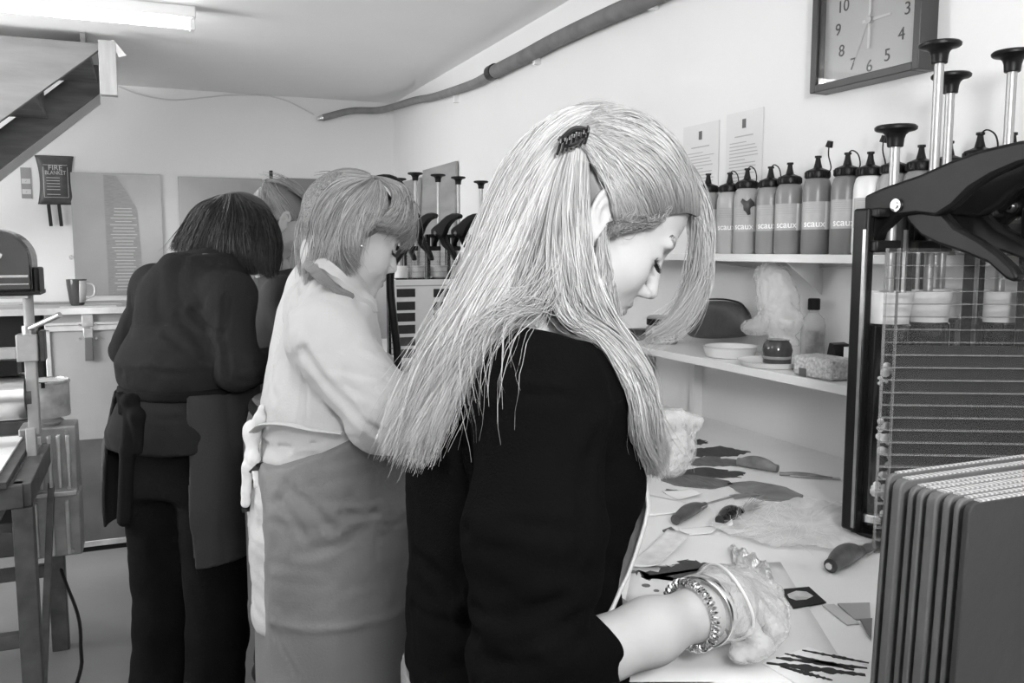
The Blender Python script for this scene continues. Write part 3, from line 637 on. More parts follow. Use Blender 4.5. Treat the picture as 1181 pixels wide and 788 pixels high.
def nets(fn, lo, hi, h):
    lo = np.array(lo, float); hi = np.array(hi, float); n = np.ceil((hi-lo)/h).astype(int)+1
    ax = [(lo[i]+h*np.arange(n[i])).astype(np.float32) for i in range(3)]
    V = np.empty(n, np.float32)
    for i0 in range(0, n[0], 24):                              # in slabs, to bound memory
        P = np.stack(np.meshgrid(ax[0][i0:i0+24], ax[1], ax[2], indexing='ij'), -1); V[i0:i0+24] = fn(P)
    V[0] = V[-1] = 1; V[:, 0] = V[:, -1] = 1; V[:, :, 0] = V[:, :, -1] = 1
    V = np.where(np.abs(V) < 1e-7, 1e-7, V)
    c = tuple(k-1 for k in n); acc = np.zeros(c+(3,), np.float32); cnt = np.zeros(c, np.float32)
    for a in range(3):
        b_, d_ = [k for k in range(3) if k != a]
        for ob in (0, 1):
            for od in (0, 1):
                s0 = [None]*3; s1 = [None]*3
                s0[a] = slice(0, -1); s1[a] = slice(1, None)
                for k, o in ((b_, ob), (d_, od)): s0[k] = s1[k] = slice(o, n[k]-1+o)
                A_, B_ = V[tuple(s0)], V[tuple(s1)]; m = (A_ < 0) != (B_ < 0)
                t = np.where(m, A_/(A_-B_+1e-20), 0); pos = np.zeros(c+(3,), np.float32)
                pos[..., a] = t; pos[..., b_] = ob; pos[..., d_] = od
                acc += pos*m[..., None]; cnt += m
    act = cnt > 0; idx = -np.ones(c, np.int64); idx[act] = np.arange(act.sum())
    I = np.argwhere(act); v = lo+(I+acc[act]/cnt[act][:, None])*h
    quads = []
    for a in range(3):
        b_, d_ = (a+1) % 3, (a+2) % 3
        s0 = [slice(1, -1)]*3; s1 = [slice(1, -1)]*3; s0[a] = slice(0, -1); s1[a] = slice(1, None)
        A_, B_ = V[tuple(s0)], V[tuple(s1)]; m = (A_ < 0) != (B_ < 0); J = np.argwhere(m); J[:, b_] += 1; J[:, d_] += 1
        fl = (A_ < 0)[m]
        def cell(db, dd): K = J.copy(); K[:, b_] -= db; K[:, d_] -= dd; return idx[K[:, 0], K[:, 1], K[:, 2]]
        q = np.stack([cell(1, 1), cell(0, 1), cell(0, 0), cell(1, 0)], 1); q[~fl] = q[~fl][:, ::-1]; quads.append(q)
    q = np.vstack(quads); return v, q[(q >= 0).all(1)]
def mesh_np(name, v, q, m, parent, tone=None, smooth=True, off=None):
    base = parent_world(parent) if parent is not None else np.zeros(3)
    v = v-base; me = bpy.data.meshes.new(name); nv, nq, w_ = len(v), len(q), q.shape[1]
    me.vertices.add(nv); me.vertices.foreach_set('co', v.astype(np.float32).ravel())
    me.loops.add(nq*w_); me.loops.foreach_set('vertex_index', q.astype(np.int32).ravel())
    me.polygons.add(nq); me.polygons.foreach_set('loop_start', np.arange(0, nq*w_, w_, dtype=np.int32))
    me.update(calc_edges=True); me.polygons.foreach_set('use_smooth', np.ones(nq, bool))
    if tone is not None:
        at_ = me.attributes.new('tone', 'FLOAT', 'POINT'); at_.data.foreach_set('value', tone.astype(np.float32))
    me.materials.append(m); o = bpy.data.objects.new(name, me); COL.objects.link(o); o.parent = parent; return o
def join_np(*parts):
    vs, qs, n = [], [], 0
    for v, q in parts: vs.append(v); qs.append(q+n); n += len(v)
    return np.vstack(vs), np.vstack(qs)
def rotm(yaw=0, pitch=0, roll=0):
    """yaw about z, pitch tips the face (+x) downward, roll about x"""
    cy, sy, cp, sp, cr, sr = math.cos(yaw), math.sin(yaw), math.cos(pitch), math.sin(pitch), math.cos(roll), math.sin(roll)
    return np.array([[cy, -sy, 0], [sy, cy, 0], [0, 0, 1]]) @ np.array([[cp, 0, sp], [0, 1, 0], [-sp, 0, cp]]) @ np.array([[1, 0, 0], [0, cr, -sr], [0, sr, cr]])

# head in its own frame: origin between the ears, x to the face, y to the left ear, z up
def head_sdf(q, o={}, ears=True):
    ab = q.copy(); ab[..., 1] = np.abs(ab[..., 1])
    d = ell(q, (-.014, 0, .034), (.094, .074, .084))
    d = smin(d, ell(q, (.040, 0, .045), (.050, .056, .050)), .03)
    d = smin(d, ell(q, (.036, 0, -.030), (.050, .055, .075)), .03)
    d = smin(d, ell(ab, (.058, .030, -.030), (.026, .028, .030)), .03)               # cheeks
    d = smin(d, cap(ab, (-.004, .052, -.048), (.066, .014, -.098), .015, .013), .028)  # jaw
    d = smin(d, ell(q, (.079, 0, -.097), (.014, .019, .014)), .02)                   # chin
    d = smin(d, ell(q, (.078, 0, -.062), (.018, .027, .022)), .02)                   # muzzle
    d = smin(d, ell(ab, (.082, .022, .022), (.009, .024, .007)), .018)               # brows
    d = smax(d, -ell(ab, (.098, .033, .004), (.017, .018, .013)), .016)              # sockets
    d = smin(d, ell(ab, (.0735, .031, .004), (.0145, .0155, .0125)), .006)           # lids over the eyes
    ns = o.get('nose', 0.0)
    n_ = cap(q, (.087, 0, .014), (.108+ns, 0, -.028), .006, .0085)
    n_ = smin(n_, ell(ab, (.099+ns, .0095, -.034), (.010, .0075, .007)), .006)
    d = smin(d, n_, .012)
    d = smax(d, -ell(ab, (.101+ns, .0065, -.0415), (.005, .003, .004)), .003)
    d = smin(d, ell(q, (.0945, 0, -.0565), (.0065, .019, .0055)), .005)
    d = smin(d, ell(q, (.0935, 0, -.0685), (.0075, .017, .0062)), .005)
    d = smax(d, -chain(ab, [(.1015, 0, -.0625), (.0975, .013, -.0628), (.088, .023, -.0645)], [.0014, .0012, .0008], .002), .003)
    d = smax(d, -cap(q, (.094, 0, -.081), (.094, 0, -.081), .004), .01)
    # lash-line groove
    d = smax(d, -chain(ab, [(.084, .018, .0005), (.0885, .028, -.0035), (.0865, .037, -.0035), (.080, .044, .0)], [.0012]*4, .002), .002)
    if not ears: return d
    # ears
    E_ = A3(-.004, .0745, -.004); e = ab-E_; th = -.32
    ex = e[..., 0]*math.cos(th)-e[..., 2]*math.sin(th); ez = e[..., 0]*math.sin(th)+e[..., 2]*math.cos(th); ey = e[..., 1]-.10*(-ex)-.002
    rr = np.sqrt((ex/.0165)**2+((ez-.004)/.0285)**2)
    ring = np.sqrt(((rr-1)*.0165)**2+(ey-.006)**2)-.0032
    plate = np.maximum((rr-1)*.0165, np.abs(ey-.001)-.0028)
    rr2 = np.sqrt(((ex+.001)/.0085)**2+((ez-.002)/.017)**2)
    anti = np.maximum(np.sqrt(((rr2-1)*.0085)**2+(ey-.005)**2)-.0026, ex-.006)
    lobe = np.sqrt((ex+.001)**2+(ey-.002)**2*2+((ez+.026)*.8)**2)-.0085
    ear = smin(smin(smin(ring, plate, .004), anti, .003), lobe, .006)
    ear = smax(ear, -np.where(ex > 0.013, np.abs(ez+.003)-.006, 1), .004)
    return smin(d, ear, .004)
SKIN = mat('skin', .44, .5, var=.03, vscale=20, attr='tone', bump=.03, bscale=150, spec=.35)
def head_tone(q, brow=.45):
    ab = q.copy(); ab[:, 1] = np.abs(ab[:, 1])
    lip = np.minimum(ell(q, (.0965, 0, -.0565), (.008, .021, .0055)), ell(q, (.0955, 0, -.0685), (.008, .019, .006)))
    t = np.where(lip < .001, .62, 1.0)
    ey = ell(ab, (.092, .033, .0285), (.016, .022, .0038), ); t = np.where(ey < 0, np.minimum(t, brow), t)
    ls = chain(ab, [(.084, .018, .0005), (.0885, .028, -.0035), (.0865, .037, -.0035), (.080, .044, .0)], [.002]*4, .002)
    return np.where(ls < 0, .1, t)
def build_head(T, R, neck=None, h=.0026, ext=(.125, .10, .14), o={}, brow=.45, scale=1.0):
    """neck: (list of world points, radii); returns verts, quads, tone"""
    T = np.array(T, float); Rf = R.astype(np.float32)
    pts = [T+R@(np.array([a, b, c])*scale) for a in (-.115, .125) for b in (-.095, .095) for c in (-.125, .125)]
    if neck: pts += [np.array(q_)+s*np.array([.07, .07, .03]) for q_ in neck[0] for s in (-1, 1)]
    lo, hi = np.min(pts, 0), np.max(pts, 0)
    def fn(P):
        q = ((P-T.astype(np.float32)) @ Rf)/scale; d = head_sdf(q, o)*scale
        if neck: d = smin(d, chain(P, neck[0], neck[1], .02), .022)
        return d
    v, q = nets(fn, lo, hi, h); return v, q, head_tone(((v-T) @ R)/scale, brow)

# ---------------------------------------------------------------- hair strands grown between guide curves
HAIRM = {}
def hair_mat(name, g, rough=.38, spec=.5):
    return mat(name, g, rough, attr='tone', spec=spec)
def strands(groups, seed=1):
    """each group: guides (list of polylines root->tip), n, thick (offset away from the sheet), w, tone=(lo,hi), root (tone factor at root), jit, cut"""
    r_ = np.random.default_rng(seed); Vs, Qs, Ts, base = [], [], [], 0
    for g in groups:
        M = g.get('m', 22); G = np.stack([crv(c, M) for c in g['guides']]); K = len(G); n = g['n']
        ncl = g.get('clumps', max(6, n//14)); cu_ = r_.uniform(0, K-1, ncl)
        ci = r_.integers(0, ncl, n); u = np.clip(cu_[ci]+r_.normal(0, g.get('cs', .05)*(K-1), n), 0, K-1-1e-6)
        i = u.astype(int); f_ = (u-i)[:, None, None]
        i0, i1, i2, i3 = np.maximum(i-1, 0), i, i+1, np.minimum(i+2, K-1)
        P = .5*(2*G[i1]+(-G[i0]+G[i2])*f_+(2*G[i0]-5*G[i1]+4*G[i2]-G[i3])*f_**2+(-G[i0]+3*G[i1]-3*G[i2]+G[i3])*f_**3)
        s = np.linspace(0, 1, M)
        Tn = np.gradient(P, axis=1); Un = (G[np.minimum(i+1, K-1)]-G[i]); Nn = np.cross(Tn, Un); Nn /= np.linalg.norm(Nn, axis=2, keepdims=True)+1e-9
        sg = np.sign((Nn*(np.array(g['out'])-0)).sum(2, keepdims=True)) if 'out' in g else 1
        Nn = Nn*np.where(sg == 0, 1, sg)
        Lc = r_.uniform(-1, 1, ncl)[ci]*.7+r_.uniform(-1, 1, n)*.4
        th = np.interp(s, np.linspace(0, 1, len(g['thick'])), g['thick'])
        P = P+Nn*(Lc[:, None]*th[None, :])[..., None]
        ph = r_.uniform(0, 6.28, (ncl, 3))[ci]; fr = r_.uniform(1.5, 3.5, (ncl, 3))[ci]
        wv = np.stack([np.sin(fr[:, k:k+1]*s*3.1+ph[:, k:k+1]) for k in range(3)], -1)*g.get('wave', .004)
        ph = r_.uniform(0, 6.28, (n, 3)); fr = r_.uniform(2, 6, (n, 3))
        wv += np.stack([np.sin(fr[:, k:k+1]*s*3.1+ph[:, k:k+1]) for k in range(3)], -1)*g.get('jit', .0015)
        P = P+wv*(s[None, :, None]**.6)
        fl = (r_.random(n) < g.get('fly', .04))[:, None, None]; P = P+fl*r_.normal(0, g.get('flyamp', .012), (n, 1, 3))*(s[None, :, None]**1.5)
        cut = r_.uniform(g.get('cut', .85), 1, n)                    # shorten strands
        idx = s[None, :]*cut[:, None]*(M-1); a = np.floor(idx).astype(int); a = np.minimum(a, M-2); t = (idx-a)[..., None]
        ar = np.arange(n)[:, None]; P = P[ar, a]*(1-t)+P[ar, a+1]*t
        Tn = np.gradient(P, axis=1); Tn /= np.linalg.norm(Tn, axis=2, keepdims=True)+1e-12
        ref = r_.normal(size=(n, 1, 3)); U = np.cross(Tn, ref); U /= np.linalg.norm(U, axis=2, keepdims=True)+1e-9; W = np.cross(Tn, U)
        rad = g.get('w', .0006)*r_.uniform(.6, 1.25, (n, 1))*np.interp(s, [0, .1, .7, 1], [.8, 1, .9, .25])[None, :]
        ring = np.stack([P+(U*math.cos(k)+W*math.sin(k))*rad[..., None] for k in (0, 2.0944, 4.1888)], 2)   # n,M,3,3
        Vs.append(ring.reshape(-1, 3))
        b0 = (base+np.arange(n)[:, None, None]*M*3+np.arange(M-1)[None, :, None]*3); k = np.arange(3)[None, None, :]; k2 = (k+1) % 3
        Qs.append(np.stack([b0+k, b0+k2, b0+3+k2, b0+3+k], -1).reshape(-1, 4)); base += n*M*3
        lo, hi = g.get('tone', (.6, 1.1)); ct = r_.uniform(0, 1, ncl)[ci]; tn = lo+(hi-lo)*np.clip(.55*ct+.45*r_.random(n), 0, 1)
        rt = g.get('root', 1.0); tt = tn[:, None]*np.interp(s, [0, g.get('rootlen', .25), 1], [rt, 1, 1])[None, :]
        Ts.append(np.repeat(tt.reshape(-1), 3))
    return np.vstack(Vs), np.vstack(Qs), np.concatenate(Ts)

# hands: joint positions given in world space
def hand_sdf(P, wrist, mcp, pip, tip, thumb, rw=.026, rf=.0085, k=.008, extra=0.0):
    d = None
    pal = np.mean(mcp, axis=0)
    for i in range(len(mcp)):
        e = cap(P, np.array(wrist)*.82+np.array(mcp[i])*.18, mcp[i], .013+extra, .0112+extra); d = e if d is None else smin(d, e, .014)
    d = smin(d, cap(P, wrist, np.array(wrist)*.6+pal*.4, rw*.85+extra, .02+extra), .015)
    for i in range(len(mcp)):
        dip = (np.array(pip[i])*.45+np.array(tip[i])*.55)
        dip = dip+(np.array(pip[i])-np.array(mcp[i]))*.08
        e = chain(P, [mcp[i], pip[i], dip, tip[i]], [rf*1.12+extra, rf*1.02+extra, rf*.92+extra, rf*.82+extra], .003); d = smin(d, e, .0045)
    d = smin(d, chain(P, thumb, [.014+extra, .0115+extra, .0098+extra, .0085+extra], .004), .008)
    return d
# ---------------------------------------------------------------- wax pumps (plunger rod, black lever, white cup)
LEVX = 1.04
def lev(x, y): q_ = onx(x, y, LEVX); return (q_[1]-1.0, q_[2])
UPPER = [lev(*p) for p in ((1003, 226), (1018, 219), (1031, 214), (1066, 202), (1102, 186), (1138, 173), (1181, 163), (1215, 159), (1250, 160), (1262, 166), (1250, 176), (1215, 182), (1181, 190), (1150, 203), (1125, 218), (1105, 238), (1086, 250), (1062, 247), (1040, 250), (1022, 268), (1012, 290), (1003, 292))]
LOWER = [lev(*p) for p in ((1062, 238), (1078, 236), (1088, 246), (1102, 262), (1128, 276), (1152, 293), (1168, 308), (1175, 320), (1170, 326), (1160, 322), (1140, 304), (1112, 292), (1082, 282), (1062, 272), (1046, 254), (1044, 244))]
LVM = mat('lever_black', .006, .42, var=.5, vscale=14, bump=.06, bscale=18, spec=.28)
ROD = mat('rod_steel', .42, .38, .6)
CUPM = mat('cup_white', .82, .35, var=.04)
TUBEM = mat('tube_black_gloss', .015, .12, spec=.8, var=.4, coat=.3)
WAX = mat('wax_splash', .55, .4, var=.5, vscale=60, bump=.5, bscale=60)
def pump(loc, top, label, group, splash=False, sc=1.0):
    t = thing('wax_pump', label, 'pump', (0, 0, 0), 0, group); z0 = 0.0
    body = MB().lathe([(.012, .014), (.026, .016), (.033, .03), (.034, .06), (.034, .335), (.031, .338)], n=36).build('cylinder', TUBEM, t)
    MB().lathe([(.0355, .028), (.037, .03), (.037, .04), (.0355, .042)], n=36).build('base_ring', CHROME, body)
    MB().lathe([(.036, 0), (.04, .002), (.04, .012), (.03, .015)], n=36).build('foot', BLACK, t, bevel=.002)
    MB().box((-.043, .012, .262), (.016, .03, .50)).build('post', BLACK, t, bevel=.004)
    MB().box((-.052, .0, .25), (.003, .006, .46)).build('post_edge', STEEL, t)
    MB().lathe([(.026, .312), (.030, .335), (.0305, .336), (.032, .352), (.0325, .353), (.034, .368), (.0345, .369), (.036, .384), (.037, .386), (.034, .386), (.03, .34)], n=36).build('cup', CUPM, t)
    MB().cyl((0, 0, .36), (0, 0, top-.01), .0072, n=16).build('rod', ROD, t)
    MB().lathe([(.0105, top-.032), (.0115, top-.031), (.0125, top-.02), (.0145, top-.014), (.019, top-.010), (.028, top-.008), (.030, top-.0065), (.0305, top-.003), (.028, top-.0005), (.012, top-.001), (0, top-.002)], n=36).build('knob', BLACK, t)
    MB().box((-.02, .0, .455), (.05, .034, .018)).build('guide', BLACK, t, bevel=.003)
    MB().box((-.02, .0, .505), (.05, .034, .014)).build('guide', BLACK, t, bevel=.003)
    h_ = MB().prism([(-.022, y, z-1.0) for y, z in UPPER], (.02, 0, 0)).build('handle', LVM, t, bevel=.005)
    MB().prism([(-.012, y, z-1.0) for y, z in LOWER], (.018, 0, 0)).build('trigger', LVM, t, bevel=.005)
    rv = lev(1042, 237)
    MB().cyl((-.020, rv[0], rv[1]-1.0), (-.0265, rv[0], rv[1]-1.0), .0095, n=24).build('rivet', STEEL, h_)
    MB().cyl((-.0265, rv[0], rv[1]-1.0), (-.029, rv[0], rv[1]-1.0), .005, n=16).build('rivet', CHROME, h_)
    if splash:
        r_ = random.Random(3); b = MB()
        for (az, z, s) in ((3.95, .075, 1), (4.25, .10, .9), (4.0, .15, 1.1), (4.35, .165, .8), (3.9, .185, .6), (4.1, .045, .6), (4.05, .27, .8), (3.85, .255, .5), (4.3, .13, .6), (4.4, .06, .7)):
            b = MB()
            for k in range(6):
                a = az+r_.uniform(-.3, .3)*s; zz = z+r_.uniform(-.016, .016)*s; q_ = r_.uniform(.003, .0095)*s
                b.lathe([(q_*.3, -q_*.5), (q_*.8, -q_*.2), (q_, .0), (q_*.7, q_*.2), (0, q_*.3)], (.0335*math.cos(a), .0335*math.sin(a), zz), n=9, axis=(math.cos(a), math.sin(a), 0))
            b.build('wax_splash', WAX, t)
    t.location = tuple(float(v) for v in loc); return t
def ptop(y, d): return 1.45-d*(.105+(y-394)*.000994)
npump = [(1018, 151, 1.355, 'wax pump with the lowest plunger, its black cylinder splashed with wax'), (1068, 60, 1.41, 'wax pump with the tallest plunger rod, in front of the clock corner'),
         (1146, 70, 1.46, 'wax pump with the tall plunger rod third in the near rack'), (1184, 63, 1.50, 'wax pump cut by the right edge of the photo')]
for i, (px, ty, d, lab) in enumerate(npump):
    q_ = [(1.05, 1.0), (1.132, 1.0), (1.235, .956), (1.242, .868)][i]; pump((q_[0], q_[1], BZ), ptop(ty, [1.36, 1.385, 1.39, 1.32][i])-BZ, lab, 'wax pumps in the near rack', splash=(i == 0))
tt = pump((1.222, 1.055, BZ), ptop(92, 1.46)-BZ, 'wax pump standing behind the tallest plunger, with the lower disc knob', 'wax pumps in the near rack')
fpx = [(461, 207), (480, 200), (506, 201), (529, 203), (555, 207), (577, 210)]
flab = ['wax pump in the far rack behind the short-haired woman\'s forehead', 'wax pump second from the left in the far rack, its lever in clear view', 'wax pump in the middle of the far rack, in front of the leaning board', 'wax pump at the right edge of the leaning board',
        'wax pump in the far rack against the bare wall', 'wax pump nearest the long blonde hair in the far rack']
for i, (px, ty) in enumerate(fpx):
    q_ = at(px, 300, 3.5); x_ = 1.01+i*.062*1.0; q_ = ony(px, 300, 3.38); pump((q_[0]+0, 3.38, BZ), ptop(ty, 3.48)-BZ-.0, flab[i], 'wax pumps in the far rack')

# ribbed clear sheet in front of the near pumps
def ribbed_sheet(x0, x1, y, z0, z1, pitch, label):
    t = thing('ribbed_sheet', label, 'plastic sheet', (x0, y, z0))
    CL = mat('clear_sheet', .2, .12, alpha=.045, spec=.4); RB = mat('clear_rib', .5, .2, alpha=.32, spec=.6)
    for yy in (y-.005, y+.005): MB().box(((x0+x1)/2, yy, (z0+z1)/2), (x1-x0, .0008, z1-z0)).build('face', CL, t, smooth=0)
    b = MB(); n = int((z1-z0)/pitch)
    for k in range(n+1): b.box(((x0+x1)/2, y, z0+.0008+k*pitch), (x1-x0, .0092, .0014))
    b.build('rib', RB, t, smooth=0)
    b = MB(); b.box((x0+.0175, y, (z0+z1)/2), (.0012, .009, z1-z0)); b.box((x0+.001, y, (z0+z1)/2), (.0012, .009, z1-z0)); b.build('rib', RB, t, smooth=0)
    return t
ribbed_sheet(.985, 1.275, .945, BZ+.001, 1.452, .0185, 'clear ribbed plastic sheet standing in front of the near pumps').rotation_euler = (0, 0, -.47)
ribbed_sheet(.95, 1.36, 3.30, BZ+.001, 1.44, .02, 'clear ribbed plastic sheet in front of the far rack of pumps')
# dark board added behind the sheet, standing in for the darkness among the pumps
b = MB(); b.prism([(1.01, .945, BZ+.001), (1.245, .825, BZ+.001), (1.245, .825, 1.31), (1.01, .945, 1.31)], (.001, .003, 0))
ck_ = b.build('added_dark_board', mat('shade_board', .008, .7, var=.5, vscale=30), None); tag(ck_, 'dark board added between the near pumps and the clear ribbed sheet to darken the view through it', 'board')

# boards leaning on the wall behind the far rack
LBM = mat('leaning_board', .3, .5, var=.15, vscale=4, stretch=(1, 1, 5))
for (ya, yb, zt, lab) in ((3.895, 4.417, 1.862, 'grey board leaning on the right wall behind the far pumps, the nearer one'), (4.47, 4.93, 1.83, 'grey board leaning on the right wall, tucked behind the nearer one toward the corner')):
    b = MB(); b.prism([(1.322, ya, BZ+.001), (1.322, yb, BZ+.001), (1.362, yb, zt), (1.362, ya, zt)], (.012, 0, 0)); q_ = b.build('leaning_board', LBM, None, smooth=0, bevel=.001); tag(q_, lab, 'board')
b = MB(); arc = [at(x, y, 2.6) for x, y in ((428, 212), (440, 207), (455, 209), (466, 220), (473, 238), (474, 262))]
arc = [np.array([q_[0], 2.33, q_[2]]) for q_ in [ony(x, y, 2.33) for x, y in ((425, 212), (438, 206), (453, 207), (465, 218), (472, 236), (473, 256), (466, 285), (450, 320))]] + [np.array([.64, 2.33, 1.15]), np.array([.63, 2.33, BZ+.004])]
lp = thing('arched_arm', 'black curved handle-like arm rising behind the short-haired woman', 'curved handle', (.63, 2.33, BZ))  # unidentified black curved shape, with a made-up stem and base
MB().tube(crv(arc, 50), .011, 10).build('arm', BLACK, lp)
MB().lathe([(.07, 0), (.07, .012), (.02, .02), (0, .02)], (.63, 2.33, BZ+.0005)).build('base', BLACK, lp)

# swatch book
W0 = ony(452, 323, 2.98); Wb = onz(452, 431, BZ); ys = 2.98
sb = thing('swatch_chart', 'white colour chart with dark swatches standing on the bench behind the blonde hair', 'chart', (W0[0]+.16, ys, BZ))
zt = W0[2]; x0_ = W0[0]
MB().box((x0_+.16, ys, (BZ+.002+zt)/2), (.33, .006, zt-BZ-.002)).build('card', mat('chart_card', .72, .6, var=.02), sb, bevel=.001)
SW = [mat('swatch_%d' % k, g, .5, var=.3, vscale=40) for k, g in enumerate((.012, .012, .014, .02, .06, .1))]
for k, yy in enumerate((338, 353, 366, 380, 394, 408)):
    for (a_, b_) in ((457.5, 479), (500, 521)):
        A, B = ony(a_, yy-4.6, ys-.004), ony(b_, yy+4.6, ys-.004)
        MB().box(((A[0]+B[0])/2, ys-.0035, (A[2]+B[2])/2), (B[0]-A[0], .001, A[2]-B[2])).build('swatch', SW[k], sb, smooth=0)
b = MB(); A = ony(458, 330, ys); b.box((A[0]+.09, ys-.0035, A[2]), (.19, .001, .004)); b.build('heading_print', GREYINK, sb, smooth=0)
b = MB()
for k in range(16):
    z = BZ+.02+k*(zt-BZ-.04)/15; b.tube(crv([(x0_-.004+.006*math.cos(a), ys+.006*math.sin(a), z+.001*a/6) for a in np.linspace(0, 2*math.pi, 12)], 12), .0012, 5)
b.build('spiral_binding', BLACK, sb)
MB().prism([(x0_+.1, ys+.004, BZ+.001), (x0_+.1, ys+.09, BZ+.001), (x0_+.1, ys+.004, zt-.08)], (.12, 0, 0)).build('stand', BLACK, sb, smooth=0)

# ---------------------------------------------------------------- upright boards in the right foreground
CB = mat('greyboard', .085, .7, var=.14, vscale=14, bump=.1, bscale=50); CBD = mat('greyboard_shaded', .022, .75, var=.12, vscale=10, bump=.1, bscale=50)  # second, darker copy puts the front sheet's shade into its colour
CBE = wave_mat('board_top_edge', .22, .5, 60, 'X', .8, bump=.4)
blabs = ['greyboard sheet at the back of the upright stack, touching the ribbed sheet in view', 'second greyboard sheet from the back of the upright stack', 'greyboard sheet third from the back of the upright stack', 'greyboard sheet in the middle of the upright stack, fourth from the back',
         'greyboard sheet fourth from the front of the upright stack', 'greyboard sheet third from the front of the upright stack', 'slightly splayed greyboard sheet just behind the front one', 'large greyboard sheet, coloured darker for its shade, at the very front of the upright stack']
bcor = [(1023, 547), (1034, 554), (1050, 562), (1060, 565), (1074, 569), (1091, 572), (1103, 576), (1115, 580)]
for i, (px, py) in enumerate(bcor):
    d = .715-.0135*i; c_ = at(px, py, d); wd = .40; th = [.004, .0085, .005, .0055, .009, .006, .0045, .006][i]
    x0, z1, y = c_[0], c_[2], c_[1]; r = .008; lean = -.010
    o = thing('greyboard_sheet', blabs[i], 'board', (x0+wd/2, y, BZ), 0, 'greyboard sheets standing on edge')
    pts = [(x0+lean, BZ+.001), (x0+wd, BZ+.001), (x0+wd, z1)]+[(x0+r-r*math.sin(a), z1-r+r*math.cos(a)) for a in np.linspace(0, math.pi/2, 6)]
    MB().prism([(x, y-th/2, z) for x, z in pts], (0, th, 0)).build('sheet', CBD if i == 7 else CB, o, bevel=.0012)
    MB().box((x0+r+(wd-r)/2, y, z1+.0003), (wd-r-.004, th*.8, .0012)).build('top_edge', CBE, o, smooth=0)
# pressed paper edge between
# ---------------------------------------------------------------- bench-top items
def flat(name, pts, label, cat, m, z=BZ, th=.0012, wob=0.0, seed=0, n=0, lift=None):
    P = np.array([onz(x, y, z)[:2] for x, y in pts])
    if n:
        r_ = np.random.default_rng(seed); k = np.linspace(0, len(P), n, endpoint=False)
        i = k.astype(int) % len(P); f_ = (k % 1)[:, None]; P = P[i]*(1-f_)+P[(i+1) % len(P)]*f_
        P = P+r_.normal(0, wob, P.shape)
    b = MB(); b.prism([(x, y, z+.0003) for x, y in P], (0, 0, th)); o = b.build(name, m, None, smooth=0); return tag(o, label, cat)
PD, PG, PM = mat('paint_dark', .035, .45, var=.6, vscale=30, stretch=(6, 1, 1)), mat('paint_grey', .12, .45, var=.4, vscale=25, stretch=(6, 1, 1)), mat('paint_mid', .2, .5, var=.35, vscale=25)
sm = [((796, 519), (830, 515), (868, 522), (845, 527), (800, 527), PD, 'dark paint streak furthest back on the bench beside the raised gloved hand'),
      ((792, 532), (820, 526), (858, 533), (850, 538), (800, 538), PG, 'grey paint streak second from the back on the bench'),
      ((775, 545), (810, 539), (862, 546), (850, 552), (790, 551), PD, 'dark paint streak just above the two flat leaf shapes'),
      ((796, 509), (806, 507), (818, 511), (808, 513), (797, 514), PD, 'small dark paint dab right beside the fingers of the raised hand'),
      ((766, 567), (775, 565), (789, 567), (780, 570), (770, 570), PD, 'tiny dark paint dab above the white scrap of paper')]
for k, s in enumerate(sm): flat('paint_streak', s[:5], s[6], 'paint mark', s[5], wob=.0035, seed=k, n=44, th=.0008)
flat('paint_blot', ((735, 662), (765, 655), (790, 646), (822, 652), (826, 664), (800, 672), (770, 668), (745, 668)), 'mottled dark paint blot beside the bracelets on the bench', 'paint mark', PD, wob=.006, seed=11, n=60, th=.0006)
for k, (px, py, s) in enumerate(((745, 676, .006), (757, 682, .004), (729, 660, .006), (742, 690, .004))):
    c = onz(px, py, BZ); b = MB(); b.lathe([(s, 0), (s, .0006), (0, .0007)], (c[0], c[1], BZ+.0003), n=9); tag(b.build('paint_drop', PG, None), 'small grey paint drop near the blot, %s' % ['just below its left end', 'lowest but one', 'beside the rolled page', 'lowest of them'][k], 'paint mark', 'paint drops near the blot')
flat('leaf_cutout', ((764, 550), (800, 549), (840, 556), (846, 560), (820, 565), (780, 561), (762, 555)), 'dark flat painted leaf shape nearest the raised gloved hand', 'cutout', PG, n=40, wob=.0006, th=.0025)
flat('leaf_cutout', ((838, 559), (868, 556), (905, 563), (927, 573), (920, 580), (880, 578), (850, 568)), 'broad grey leaf shape on the bench just above the round fibre sheet', 'cutout', PM, n=40, wob=.0006, th=.0025)
def stick(p0, p1, r0, r1, m, name, label, cat, tip=None, sq=.8):
    a, b_ = onz(*p0, BZ+r0*sq), onz(*p1, BZ+r1*sq); t = thing(name, label, cat, (a+b_)/2)
    s = np.linspace(0, 1, 12); rr = (r0*(1-s)+r1*s)*(1+.18*np.sin(s*math.pi))*np.clip(np.sin(np.clip(s*math.pi, .35, math.pi-.35))**.3, .5, 1)
    P = a*(1-s)[:, None]+b_*s[:, None]; P[:, 2] = BZ+.0012+rr*1.0
    MB().tube(P, rr, 14, sq=1.0).build('handle', m, t); return t, a, b_
HND = mat('tool_handle', .09, .35, var=.5, vscale=30); HND2 = mat('roller_grey', .16, .5, var=.4, vscale=30)
t, a, b_ = stick((851, 533), (897, 541), .012, .011, HND2, 'wax_stick', 'fat grey paint-stained wax stick lying behind the broad leaf shape', 'wax stick')
t, a, b_ = stick((899, 547), (960, 552), .005, .003, HND2, 'palette_knife', 'thin dark palette knife pointing at the black pump', 'palette knife')
MB().bar((a*.8+b_*.2)*[1, 1, 0]+[0, 0, BZ+.004], b_*[1, 1, 0]+(b_-a)*[.15, .15, 0]+[0, 0, BZ+.003], .014, .0012).build('blade', STEEL, t)
t, a, b_ = stick((779, 600), (813, 583), .012, .0075, HND, 'palette_knife', 'palette knife with a dark club-shaped handle next to the apron', 'palette knife')
